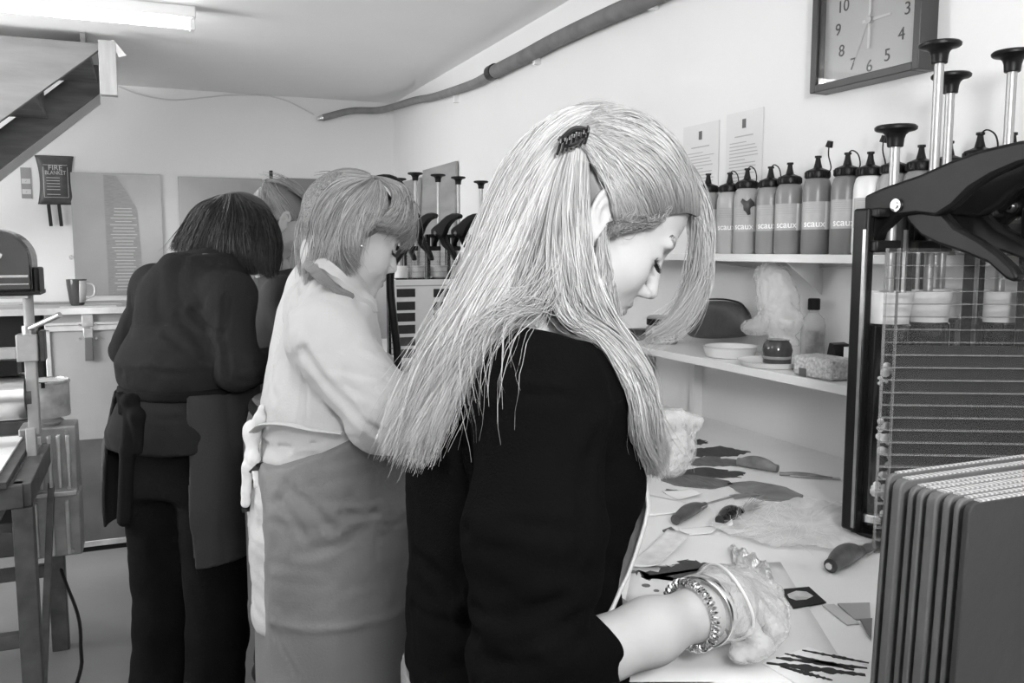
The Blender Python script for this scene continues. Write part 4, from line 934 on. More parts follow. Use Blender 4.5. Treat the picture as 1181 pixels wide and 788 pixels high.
e = onz(845, 576, BZ); MB().bar([b_[0], b_[1], BZ+.008], [e[0], e[1], BZ+.005], .003, .003).build('shank', STEEL, t)
e2 = onz(872, 572, BZ); MB().bar([e[0], e[1], BZ+.005], [e2[0], e2[1], BZ+.004], .02, .001).build('blade', STEEL, t)
t, a, b_ = stick((830, 601), (853, 591), .012, .011, TUBEM, 'paint_brush', 'short black glossy brush with splayed bristles next to the fibre disc', 'brush')
c1 = onz(858, 588, BZ+.012); MB().cyl(b_, b_*.6+c1*.4, .011, .010, 16).build('ferrule', CHROME, t)
b = MB(); r_ = random.Random(4); dvec = (c1-b_)/np.linalg.norm(c1-b_)
for k in range(60): e = b_+dvec*r_.uniform(.03, .05)+np.array([r_.uniform(-.012, .012), r_.uniform(-.012, .012), r_.uniform(-.008, .006)]); b.tube([b_+dvec*.003, e], .0004, 4)
b.build('bristles', mat('bristle', .3, .6), t, kind='stuff')
t, a, b_ = stick((958, 653), (992, 636), .014, .012, HND, 'palette_knife', 'palette knife with a thick paint-smeared handle at the foot of the black pump', 'palette knife')
MB().cyl([a[0], a[1], BZ+.013], a*1+(a-b_)*[.07, .07, 0]+[0, 0, .001], .005, n=12).build('end_hole', CHROME, t)
e = onz(1014, 629, BZ); MB().bar([b_[0], b_[1], BZ+.008], [e[0], e[1], BZ+.005], .022, .0015).build('blade', STEEL, t)
# fibre disc: translucent crumpled sheet
cc = onz(928, 607, BZ); RX, RY = .155, .105
def fd(u, v):
    a = 2*math.pi*u; rr = v*(1+.05*math.sin(3*a)+.035*math.sin(7*a+1)); rr = rr
    x, y = cc[0]+RX*rr*math.cos(a), cc[1]+RY*rr*math.sin(a)*1.15
    return (x, y, BZ+.003+.0045*v*abs(math.sin(5*a+3*v))+.003*math.sin(19*a)**2*v+.002*math.sin(40*x)**2)
fbo = MB().grid(fd, 120, 16).build('fibre_sheet', mat('fibre_sheet', .78, .5, alpha=.6, var=.12, vscale=30, bump=.4, bscale=70), None)
tag(fbo, 'round crumpled translucent fibre sheet lying on the bench in front of the black pump', 'fibre sheet')
b = MB()
for k in range(80):
    a = r_.uniform(1.6, 4.4); q_ = r_.uniform(.3, 1.05); x, y = cc[0]+RX*q_*math.cos(a), cc[1]+RY*1.15*q_*math.sin(a); h = r_.uniform(0, 6.28); l = r_.uniform(.015, .05)
    up = r_.uniform(.001, .02) if math.cos(a) < -.2 else .004
    b.tube(crv([(x, y, BZ+.010), (x+l*.5*math.cos(h), y+l*.5*math.sin(h), BZ+.010+up), (x+l*math.cos(h+.6), y+l*math.sin(h+.6), BZ+.010)], 6), .00022, 3)
o = b.build('fibres', mat('fibre', .6, .5), fbo); o['kind'] = 'stuff'
# foil packet
def foil(u, v):
    p0_, p1_, p2_ = onz(841, 634, BZ), onz(885, 658, BZ), onz(858, 664, BZ)
    q_ = p0_+(p1_-p0_)*u+(onz(846, 654, BZ)-p0_)*v
    return (q_[0], q_[1], BZ+.004+.02*math.sin(math.pi*v)**.7*(.55+.45*math.sin(u*11+v*3)**2)*(.6+.4*math.sin(u*3))+.003*math.sin(u*37)*math.sin(v*21))
FO = MB().grid(foil, 40, 24).build('foil_packet', mat('foil', .75, .28, .9, var=.1, bump=.6, bscale=120), None, smooth=0, solid=.0006)
tag(FO, 'crumpled silvery foil packet on the bench above the near gloved hand', 'packet')
# papers
def sheet(pts, label, m, z=BZ, curl=0.0, name='paper_scrap', seed=0):
    C4 = [onz(x, y, z) for x, y in pts]
    def g(u, v):
        q_ = (C4[0]*(1-u)+C4[1]*u)*(1-v)+(C4[3]*(1-u)+C4[2]*u)*v
        return (q_[0], q_[1], z+.0012+curl*(u**2*.7+.3*math.sin(3*v+seed)**2*u+abs(v-.5)**2))
    o = MB().grid(g, 14, 10).build(name, m, None, solid=.0006); return tag(o, label, 'paper')
sheet(((738, 569), (792, 582), (785, 593), (742, 597)), 'white triangular paper corner beside the apron on the bench', PAPER, curl=.002)
sheet(((763, 568), (800, 569), (809, 574), (782, 578)), 'curled white paper scrap below the flat dark leaf shape', PAPER, curl=.008)
sheet(((783, 611), (832, 609), (820, 618), (786, 619)), 'torn white scrap between the club-handled knife and the grey tile', PAPER, curl=.003)
sheet(((823, 606), (843, 602), (845, 612), (833, 615)), 'small folded white scrap below the glossy black brush', PAPER, curl=.01)
flat('grey_tile', ((764, 613), (774, 609), (783, 617), (775, 623)), 'small dark grey square chip beside the torn scrap', 'chip', PG, th=.002)
sheet(((722, 655), (770, 622), (795, 628), (760, 655)), 'curled printed page just in front of the apron', mat('printed_page', .62, .7, var=.15, vscale=50), curl=.016, name='curled_page')
sheet(((730, 655), (900, 650), (985, 788), (700, 788)), 'large pale protective paper sheet under the near gloved hand', mat('work_paper', .72, .6, var=.05, vscale=6, bump=.1), z=BZ-.0012, curl=.0005, name='work_sheet')
for s in (1,):
    cardA = flat('print_card', ((900, 681), (933, 678), (953, 696), (915, 703)), 'small black card with a pale leaf print on the bench', 'card', BLACK, z=BZ+.001, th=.0012)
    leaf = [(908, 688), (918, 684), (930, 685), (938, 690), (930, 694), (918, 695), (910, 692)]
    P = [onz(x, y, BZ) for x, y in leaf]; MB().prism([(q_[0], q_[1], BZ+.0027) for q_ in P], (0, 0, .0003)).build('leaf_print', mat('leaf_pale', .5, .5, var=.3, vscale=60), cardA, smooth=0)
flat('pale_card', ((948, 699), (962, 698), (991, 720), (977, 722)), 'narrow ruled pale strip card right of the black leaf card', 'card', mat('card_pale', .5, .6), z=BZ+.0008)
flat('pale_card', ((966, 698), (1003, 697), (1004, 716), (985, 716)), 'grey card partly under the upright boards', 'card', mat('card_grey', .33, .6), z=BZ+.0008, th=.002)
flat('dark_card', ((992, 716), (1006, 715), (1005, 740)), 'dark card corner poking out at the foot of the upright boards', 'card', mat('card_dark', .15, .6), z=BZ+.0036, th=.002)
pc_ = flat('painted_card', ((880, 766), (932, 748), (1000, 770), (1010, 800), (935, 800)), 'white card painted with feathery black strokes at the bottom right', 'card', PAPER, z=BZ+.001, th=.0014)
b = MB()
for (s_, e_, w_) in (((884, 768), (998, 782), 5), ((895, 762), (1000, 774), 4), ((905, 757), (985, 776), 3), ((900, 772), (960, 788), 3), ((925, 753), (1002, 768), 2.5)):
    A, B = onz(*s_, BZ), onz(*e_, BZ); dd = (B-A)/np.linalg.norm(B-A); nn = np.array([-dd[1], dd[0], 0]); N_ = 26; up_, lo_ = [], []
    for k in range(N_):
        f_ = k/(N_-1); ww = w_*.0009*(.5+math.sin(math.pi*f_))*r_.uniform(.5, 1.3); q_ = A+(B-A)*f_; q_[2] = BZ+.0029; up_.append(q_+nn*ww); lo_.append(q_-nn*ww)
    b.prism(up_+lo_[::-1], (0, 0, .0004))
b.build('black_strokes', mat('stroke_black', .02, .5, var=.4), pc_, smooth=0)
# ---------------------------------------------------------------- crumpled plastic bag over the pot
bgc = onx(893, 352, 1.30)
bagm = mat('thin_polythene', .8, .2, alpha=.34, spec=.8, bump=.5, bscale=60, var=.08)
def bagf(P):
    a = onx(890, 318, 1.30); b_ = onx(900, 368, 1.30); c_ = onx(872, 378, 1.28); e_ = onx(905, 395, 1.30)
    m_ = onx(896, 342, 1.30); d = smin(ell(P, a, (.03, .048, .030)), ell(P, b_, (.036, .062, .042)), .04); d = smin(d, ell(P, m_, (.032, .056, .045)), .03); d = smin(d, ell(P, c_, (.026, .042, .018)), .02); d = smin(d, ell(P, e_, (.03, .034, .012)), .02)
    d = d+.007*ridged(P, 34, 201, (1, 1, .5))+.003*ridged(P, 75, 202, (1, 1, .7))+.0008*ridged(P, 170, 203)
    return smax(d, (P[..., 0]-1.372), .003)
v, q = nets(bagf, bgc-np.array([.09, .12, .09]), bgc+np.array([.08, .12, .10]), .0028)
pb = mesh_np('plastic_bag', v, q, bagm, None); tag(pb, 'crumpled translucent plastic bag slumped over the dark pot on the lower shelf', 'plastic bag')
# ---------------------------------------------------------------- people
def zat(px, d, z):
    """the point in image column px at depth d and height z"""
    b = CAM+FW*d+RT*(px-CX)/F*d; return b+UP*((z-b[2])/UP[2])
def row(z, pl, pr, d, ry, rot=0.0, pad=0.0):
    c = zat((pl+pr)/2, d, z); W = (pr-pl)/2/F*d
    e1 = np.array([math.cos(rot), math.sin(rot), 0])@RT; e2 = np.array([-math.sin(rot), math.cos(rot), 0])@RT
    rx = math.sqrt(max(W*W-(ry*e2)**2, .03**2))/abs(e1); return (z, c[0], c[1], rx+pad, ry+pad)
def grow(rows, k, kx=None): return [(z, x, y, rx+k, ry+k) for z, x, y, rx, ry in rows]
def bounds(rows, extra=(), pad=.05):
    P = [(x-max(rx, ry), y-max(rx, ry), z) for z, x, y, rx, ry in rows]+[(x+max(rx, ry), y+max(rx, ry), z) for z, x, y, rx, ry in rows]+[tuple(e) for e in extra]
    P = np.array(P); return P.min(0)-pad, P.max(0)+pad
def relaxed_hand(wrist, dirv, side, up=(0, 0, 1), curl=.5, s=1.0):
    """side: unit vector towards the thumb"""
    w_ = np.array(wrist, float); d = np.array(dirv, float); d /= np.linalg.norm(d); sd = np.array(side, float); sd -= d*(sd@d); sd /= np.linalg.norm(sd)
    u = np.cross(d, sd); u = u if u[2] > 0 else -u
    mcp = [w_+s*(d*(.092-.006*abs(i-1))+sd*(.030-.02*i)) for i in range(4)]
    L = [.042, .047, .043, .034]
    pip = [mcp[i]+s*L[i]*(d*math.cos(curl*.6)-u*math.sin(curl*.6)) for i in range(4)]
    tip = [pip[i]+s*L[i]*.95*(d*math.cos(curl*1.8)-u*math.sin(curl*1.8)) for i in range(4)]
    th = [w_+s*(d*.022+sd*.024), w_+s*(d*.055+sd*.050-u*.01), w_+s*(d*.082+sd*.052-u*.018), w_+s*(d*.105+sd*.043-u*.022)]
    return dict(wrist=w_, mcp=mcp, pip=pip, tip=tip, thumb=th)
def mesh_hand(hd, elbow=None, h=.003, fr=.034, f2=.044, s=1.0):
    pts = [hd['wrist']]+list(hd['mcp'])+list(hd['pip'])+list(hd['tip'])+list(hd['thumb'])
    if elbow is not None: pts.append(np.array(elbow))
    lo, hi = np.min(pts, 0)-.05, np.max(pts, 0)+.05
    def fn(P):
        d = hand_sdf(P, hd['wrist'], hd['mcp'], hd['pip'], hd['tip'], hd['thumb'])
        if elbow is not None: d = smin(d, cap(P, hd['wrist'], elbow, fr*.76, f2), .02)
        return d
    return nets(fn, lo, hi, h)
def limbs(spec, h=.012):
    """coarse hidden body: torso rows + list of (points, radii)"""
    rows, rot, chains = spec
    lo, hi = bounds(rows, [p for c in chains for p in c[0]], .1)
    def fn(P):
        d = stack(P, rows, rot)
        for c in chains: d = smin(d, chain(P, c[0], c[1], .02), .03)
        return d
    return nets(fn, lo, hi, h)
def trousers(name, root, m, hip, feet, heading, rows=None, h=.008, z1=.95, thigh=.092, knee=.066, ankle=.062, folds=.004, rot=0.0):
    """hip: centre of the pelvis; feet: two ankle points"""
    hip = np.array(hip, float); f_ = np.array([math.cos(heading), math.sin(heading), 0]); s_ = np.array([-f_[1], f_[0], 0])
    ch = []
    for sgn, ft in zip((1, -1), feet):
        a = hip+s_*sgn*.085+np.array([0, 0, -.05]); ft = np.array(ft, float); k_ = (a+ft)/2+f_*.025; k_[2] = .46
        ch.append(([a, k_, ft], [thigh, knee, ankle]))
    lo, hi = bounds(rows, [p for c in ch for p in c[0]], .1) if rows else (0, 0)
    lo[2] = .05; hi[2] = z1+.02
    def fn(P):
        d = stack(P, rows, rot)
        for c in ch: d = smin(d, chain(P, c[0], c[1], .03), .03)
        d = smax(d, P[..., 2]-z1, .01); d = smax(d, .035-P[..., 2], .005)
        return d+folds*ridged(P, 9, 3, (1, 1, 2.2))*np.clip((z1-P[..., 2])*4, 0, 1)
    v, q = nets(fn, lo, hi, h); mesh_np(name, v, q, m, root)
    SH = mat('shoe_leather', .03, .4)
    for sgn, ft in zip((1, -1), feet):
        ft = np.array(ft, float); 
        def fs(P):
            b = ft*[1, 1, 0]
            d = smin(cap(P, b+[0, 0, .05], b+f_*.15+[0, 0, .034], .045, .034), cap(P, b+[0, 0, .05]-f_*.03, b+[0, 0, .10], .042, .045), .02)
            return smax(d, .002-P[..., 2], .004)
        lo_, hi_ = ft*[1, 1, 0]-.25, ft*[1, 1, 0]+.25; lo_[2] = -.01; hi_[2] = .17
        v, q = nets(fs, lo_, hi_, .008); mesh_np('shoe', v, q, SH, root)
def hair_cap(T, R, scale, nrm=(.75, 0, -.66), c=(.045, 0, .045), grow_=(.098, .0785, .0885), cc=(-.014, 0, .034), h=.005, low=-.06):
    T = np.array(T); Rf = R.astype(np.float32); n_ = A3(*nrm)
    def fn(P):
        q = ((P-T.astype(np.float32))@Rf)/scale; d = ell(q, cc, grow_); d = smax(d, (q-A3(*c))@n_, .012); return smax(d, low-q[..., 2], .01)*scale
    return nets(fn, T-.15*scale, T+.15*scale, h)
def push_out(v, collide, margin, lim=.03):
    for k in range(0, len(v), 200000):
        P = v[k:k+200000].astype(np.float32)[None]; d = collide(P)[0]; msk = d < margin
        if not msk.any(): continue
        Q = P[0][msk][None]; e = 1.5e-3
        g = np.stack([(collide(Q+A3(*(np.eye(3)[a]*e)))-collide(Q-A3(*(np.eye(3)[a]*e))))[0]/(2*e) for a in range(3)], -1)
        g /= np.linalg.norm(g, axis=1, keepdims=True)+1e-9
        idx_ = np.where(msk)[0]+k; v[idx_] += g*np.clip(margin-d[msk], 0, lim)[:, None]
def make_hair(name, root, m, groups, seed, cap_=None, captone=.5, collide=None, margin=.0015, gm=.006):
    if collide is not None:
        for g in groups:
            gs = []
            for c in g['guides']:
                c = crv(c, 20)
                for it in range(6):
                    push_out(c, collide, gm)
                    c[1:-1] = c[1:-1]*.5+(c[:-2]+c[2:])*.25 if it < 4 else c[1:-1]
                gs.append(c)
            g['guides'] = gs
    v, q, t = strands(groups, seed)
    if collide is not None:
        # push whole strand rings out of the head and clothes
        for it in range(3):
            for k in range(0, len(v), 200000):
                P = v[k:k+200000].astype(np.float32)[None]; d = collide(P)[0]; msk = d < margin
                if not msk.any(): continue
                Q = P[0][msk][None]; e = 1.5e-3
                g = np.stack([(collide(Q+A3(*(np.eye(3)[a]*e)))-collide(Q-A3(*(np.eye(3)[a]*e))))[0]/(2*e) for a in range(3)], -1)
                g /= np.linalg.norm(g, axis=1, keepdims=True)+1e-9
                idx_ = np.where(msk)[0]+k; v[idx_] += g*np.clip(margin-d[msk], 0, .03)[:, None]
    if cap_ is not None:
        n = len(v); q = np.vstack([q, cap_[1]+n]); v = np.vstack([v, cap_[0]]); t = np.concatenate([t, np.full(len(cap_[0]), captone)])
    return mesh_np(name, v, q, m, root, t)
def G(*pts): return [at(*p) for p in pts]
def lashes(T, R, scale, root, m, sides=(-1, 1), seed=2):
    r_ = random.Random(seed); b = MB()
    for sgn in sides:
        for k in range(26):
            f_ = k/25; a = np.array([.0885-.010*f_**2, sgn*(.022+.022*f_), -.003+.003*f_]); o_ = a+np.array([.0105-.004*f_, sgn*(.002+.005*f_), -.004+.001*f_])
            mid = (a+o_)/2+np.array([0, 0, -.0018])
            P = [T+R@(x*scale) for x in (a-np.array([.002, 0, 0]), mid, o_)]; b.tube(crv(P, 5), [.0003, .0003, .00025, .0002, .0001], 3)
    return b.build('eyelashes', m, root)
def brows(T, R, scale, root, m, n=60, sides=(-1, 1), seed=4):
    r_ = random.Random(seed); b = MB()
    for sgn in sides:
        for k in range(n):
            f_ = r_.random(); x = .0905-.014*f_**2; a = np.array([x, sgn*(.014+.032*f_), .0255+.006*math.sin(f_*2.4)+r_.uniform(-.0018, .0018)])
            o_ = a+np.array([.0005-.003*f_, sgn*.006, .0018]); b.tube([T+R@(a*scale), T+R@(o_*scale)], .00035, 3)
    return b.build('eyebrows', m, root)
def shell(fn, lo, hi, h, name, m, root): v, q = nets(fn, lo, hi, h); return mesh_np(name, v, q, m, root)
BKC = mat('black_cloth', .008, .9, spec=.15)
LASH = mat('lash_black', .01, .5); BROW = mat('brow_hair', .12, .6)

# ================================================================= woman in the black jumper
R1 = rotm(math.radians(-17), math.radians(38), math.radians(0)); S1 = .93
T1 = at(697, 250, .905)-R1@(np.array([-.004, -.0745, -.004])*S1)
p1 = thing('person', 'woman with long blonde hair in a black jumper, bent over the bench in the foreground', 'person', (.39, .87, 0))
nb1 = np.array([.392, .868, 1.345])
rows1 = [(.93, .375, .875, .120, .170), (1.02, .370, .875, .112, .160), (1.10, .366, .872, .106, .152), (1.18, .366, .87, .108, .160), (1.25, .370, .87, .110, .165), (1.31, .378, .868, .100, .155), (1.35, .390, .868, .076, .105), (1.375, .395, .868, .05, .06)]
sh1, el1, wr1 = np.array([.338, .722, 1.318]), at(614, 782, .775), at(806, 706, .905)
sh1l, el1l, wr1l = np.array([.40, 1.02, 1.315]), np.array([.50, 1.13, 1.10]), at(742, 522, 1.17)
cuff = el1+(wr1-el1)*.35
rh = dict(wrist=wr1, mcp=[at(862, 668, .985), at(874, 684, .962), at(873, 704, .937), at(862, 722, .915)],
          pip=[at(890, 684, .98), at(899, 704, .955), at(896, 727, .93), at(880, 744, .91)],
          tip=[at(872, 716, .975), at(876, 738, .955), at(868, 752, .935), at(852, 756, .915)],
          thumb=[at(822, 668, .96), at(852, 668, 1.0), at(868, 700, 1.0), at(858, 732, .985)])
lh = dict(wrist=wr1l, mcp=[at(768, 493, 1.20), at(772, 507, 1.19), at(770, 521, 1.18), at(764, 534, 1.17)],
          pip=[at(790, 497, 1.185), at(793, 512, 1.17), at(790, 526, 1.16), at(781, 539, 1.155)],
          tip=[at(778, 504, 1.15), at(777, 517, 1.142), at(774, 530, 1.138), at(768, 541, 1.135)],
          thumb=[at(744, 496, 1.15), at(762, 483, 1.14), at(784, 482, 1.145), at(803, 486, 1.155)])
hv, hq, ht = build_head(T1, R1, neck=([T1+R1@np.array([-.03, 0, -.05]), (T1*.45+nb1*.55), nb1], [.050, .050, .058]), scale=S1, h=.0024, o={'nose': .002})
def rfa(P):
    d = hand_sdf(P, rh['wrist'], rh['mcp'], rh['pip'], rh['tip'], rh['thumb'])
    return smin(d, chain(P, [wr1, wr1*.5+cuff*.5, cuff-(wr1-el1)*.1], [.0245, .0295, .033], .02), .02)
def lfa(P):
    d = hand_sdf(P, lh['wrist'], lh['mcp'], lh['pip'], lh['tip'], lh['thumb'])
    return smin(d, chain(P, [wr1l, el1l*.45+wr1l*.55], [.0255, .034], .02), .02)
def bb(hd, *ex, pad=.045):
    pts = [hd['wrist']]+list(hd['mcp'])+list(hd['pip'])+list(hd['tip'])+list(hd['thumb'])+list(ex); return np.min(pts, 0)-pad, np.max(pts, 0)+pad
pv = [(hv, hq)]; pv.append(nets(rfa, *bb(rh, cuff), .0026)); pv.append(nets(lfa, *bb(lh, el1l*.45+wr1l*.55), .0028))
pv.append(limbs((grow(rows1, -.02), 0, [([sh1, el1], [.04, .035]), ([sh1l, el1l], [.04, .035]), ([el1l, wr1l], [.035, .026])])))
v, q = join_np(*pv); tn = np.ones(len(v)); tn[:len(hv)] = ht
mesh_np('body', v, q, SKIN, p1, tn)
lashes(T1, R1, S1, p1, LASH); brows(T1, R1, S1, p1, BROW)
CR1 = []
def jumper(P):
    d = stack(P, rows1, 0)
    a_ = np.abs(P[..., 1]-.87)
    d = smin(d, ell(np.stack([P[..., 0], a_, P[..., 2]], -1), (.432, .072, 1.215), (.045, .062, .06)), .04)
    d = smin(d, cap(P, [.385, .80, 1.335], sh1, .05, .056), .05)
    d = smin(d, cap(P, [.385, .94, 1.335], sh1l, .05, .056), .05)
    arm = chain(P, [sh1, (sh1+el1)/2+[-.004, -.004, 0], el1], [.062, .058, .053], .03)
    arm = smin(arm, chain(P, [el1, cuff], [.050, .042], .02), .03)
    arm = smax(arm, (P-cuff.astype(np.float32))@((wr1-el1)/np.linalg.norm(wr1-el1)).astype(np.float32), .016)
    arm2 = smin(chain(P, [sh1l, el1l], [.058, .05], .02), cap(P, el1l, el1l*.5+wr1l*.5, .05, .043), .03)
    d = smin(smin(d, arm, .022), arm2, .03)
    w_ = np.exp(-((P-el1.astype(np.float32))**2).sum(-1)/.012)
    fold = ridged(P, 16, 5, (1, 1, 1.6))*.0022+w_*.0045*np.sin(((P-el1.astype(np.float32))@A3(.35, .1, 1.0))*130+2.2*noise(P, 12, 8))
    u_ = np.clip((P[..., 2]-1.0)/.3, 0, 1)
    fold = fold+.004*ridged(P, 7, 9, (1, 1, .8))*np.clip((1.15-P[..., 2])*6, 0, 1)+.003*(1-u_)*ridged(P, 10, 12, (1, 1, 3))
    d = smax(d, P[..., 2]-(1.362+(P[..., 0]-.39)*-.25), .008)
    if CR1: d = d+creases(P, CR1)
    return smax(d+fold, .955-P[..., 2], .006)
KNIT = mat('black_knit', .0035, .95, bump=.2, bscale=420, spec=.04 )
CR1 = px_creases(jumper, [([(532, 470), (590, 452), (650, 456)], .003, .006), ([(528, 478), (536, 560), (534, 640), (540, 720)], .005, .008), ([(536, 612), (600, 606), (655, 612)], .003, .006), ([(545, 700), (590, 716), (650, 690)], .004, .007), ([(548, 730), (600, 745), (660, 716)], .004, .007), ([(560, 762), (610, 765), (668, 735)], .004, .007), ([(560, 440), (600, 425), (650, 430)], .0025, .008), ([(690, 500), (672, 560), (668, 640)], .003, .007), ([(480, 640), (505, 660), (530, 690)], .003, .008), ([(478, 700), (500, 715), (528, 720)], .003, .006)], .72)
lo, hi = bounds(rows1, [sh1, el1, cuff, sh1l, el1l, wr1l], .07); lo[2] = .93
jv, jq = nets(jumper, lo, hi, .0052); mesh_np('jumper', jv, jq, KNIT, p1)
# ribbed cuff seam
WT = mat('white_tee', .78, .8, bump=.2, bscale=200)
def tee(P):
    d = chain(P, [nb1+[-.008, 0, -.03], nb1+[.0, 0, .022]], [.078, .066], .01); ax_ = (T1-nb1)/np.linalg.norm(T1-nb1)
    d = smax(d, np.abs((P-(nb1+ax_*.008).astype(np.float32))@ax_.astype(np.float32)-.004)-.016, .006); return smax(d, -chain(P, [nb1+[-.008, 0, -.06], nb1+[.0, 0, .06]], [.07, .054], .01), .003)
shell(tee, nb1-.12, nb1+.12, .0035, 'tee_collar', WT, p1)
shell(lambda P: smax(smax(stack(P, grow(rows1, .004), 0)+.003*ridged(P, 12, 4), np.abs(P[..., 2]-.945)-.022, .006), -stack(P, grow(rows1, -.005), 0), .003), *(lambda b: ((b[0][0], b[0][1], .90), (b[1][0], b[1][1], 1.0)))(bounds(rows1)), .006, 'jeans_waistband', mat('pale_denim', .2, .8, var=.15, bump=.2, bscale=200), p1)
trousers('jeans', p1, mat('pale_denim', .2, .8, var=.15, bump=.2, bscale=200), (.39, .87, .85), [(.36, .96, .09), (.36, .78, .09)], 0.0, rows=[(.80, .385, .872, .12, .17), (.88, .385, .873, .124, .176), (.95, .39, .875, .118, .165)], z1=.945)
# apron
APR = mat('apron_drill', .3, .75, var=.06, vscale=10, bump=.15, bscale=220)
AE = [at(742, 546, .90), at(747, 585, .895), at(736, 628, .885), at(724, 662, .88), at(706, 702, .87), at(694, 760, .86), (.505, .78, .85), (.50, .77, .6)]
AEc = crv(AE, 40)
def apf(u, v):
    e = AEc[min(39, int(v*39.999))]; y1 = .98; x_mid = .528 if e[2] < 1.05 else e[0]+.02
    x_mid = max(e[0], min(x_mid, .527)) if e[2] < 1.03 else e[0]+.018
    return (e[0]+(x_mid-e[0])*math.sin(min(1, u*2.2)*math.pi/2)+.003*math.sin(9*u+14*v), e[1]+(y1-e[1])*u, e[2]+.0)
MB().grid(apf, 30, 39).build('apron', APR, p1, smooth=180, solid=.002)
MB().tube(AEc+np.array([0, -.001, 0]), .0022, 6).build('apron_hem', mat('apron_hem', .5, .8), p1)
# bracelets
ax1 = (wr1-el1)/np.linalg.norm(wr1-el1); u_, v_, _ = frame_of(ax1)
b0 = at(797, 712, .897); n_ = 46; path = []
c0 = el1+ax1*((b0-el1)@ax1); r0 = .0335
for k in range(n_*10+1):
    a = 2*math.pi*k/(n_*10); c = c0+(u_*math.cos(a)+v_*math.sin(a))*r0; rad = (u_*math.cos(a)+v_*math.sin(a)); bb_ = 2*math.pi*k/10
    path.append(c+(rad*math.cos(bb_)+ax1*math.sin(bb_))*.0042)
MB().tube(np.array(path), .0012, 5).build('coil_bracelet', CHROME, p1)
c1 = c0+ax1*.018; tl = ax1+u_*.22; tl /= np.linalg.norm(tl); uu, vv_, _ = frame_of(tl)
b = MB(); b.grid(lambda a, w: tuple(c1+(uu*math.cos(a*6.0)+vv_*math.sin(a*6.0))*(.0365+.001*math.sin(w*3.14))+tl*(w-.5)*.013), 60, 4); b.build('bangle', CHROME, p1, smooth=180, solid=.0015)
# thin gloves
GLV = mat('polythene_glove', .8, .18, alpha=.33, spec=.9, bump=.8, bscale=90, var=.05)
def glove(hd, wr, el, loose, seed):
    ax_ = (wr-el)/np.linalg.norm(wr-el); cen = np.mean(hd['mcp']+hd['pip']+hd['tip'], axis=0)
    def fn(P):
        d = hand_sdf(P, hd['wrist'], hd['mcp'], hd['pip'], hd['tip'], hd['thumb'], extra=.0015)
        if loose: d = smin(d-.002, ell(P, cen*.75+np.mean(hd['mcp'], axis=0)*.25, (.027, .031, .026)), .014)
        d = smin(d, cap(P, wr+ax_*.014, wr+ax_*.04, .036, .033), .02)
        d = d+.0024*ridged(P, 55, seed)+.0007*noise(P, 120, seed+1)
        return smax(d, -((P-(wr+ax_*.008).astype(np.float32))@ax_.astype(np.float32)), .004)
    return nets(fn, *bb(hd, wr-ax_*.03, pad=.06), .0026)
v, q = glove(rh, wr1, el1, True, 21); mesh_np('glove', v, q, GLV, p1)
v, q = glove(lh, wr1l, el1l, False, 31); mesh_np('glove', v, q, GLV, p1)
a_ = np.linspace(0, 2*math.pi, 40); cr = wr1+ax1*.036
MB().tube(np.array([cr+(u_*math.cos(k)*.041+v_*math.sin(k)*.040)+ax1*.006*math.sin(2*k) for k in a_]), .0016, 6).build('glove_cuff_roll', mat('glove_roll', .8, .3, alpha=.8), p1)
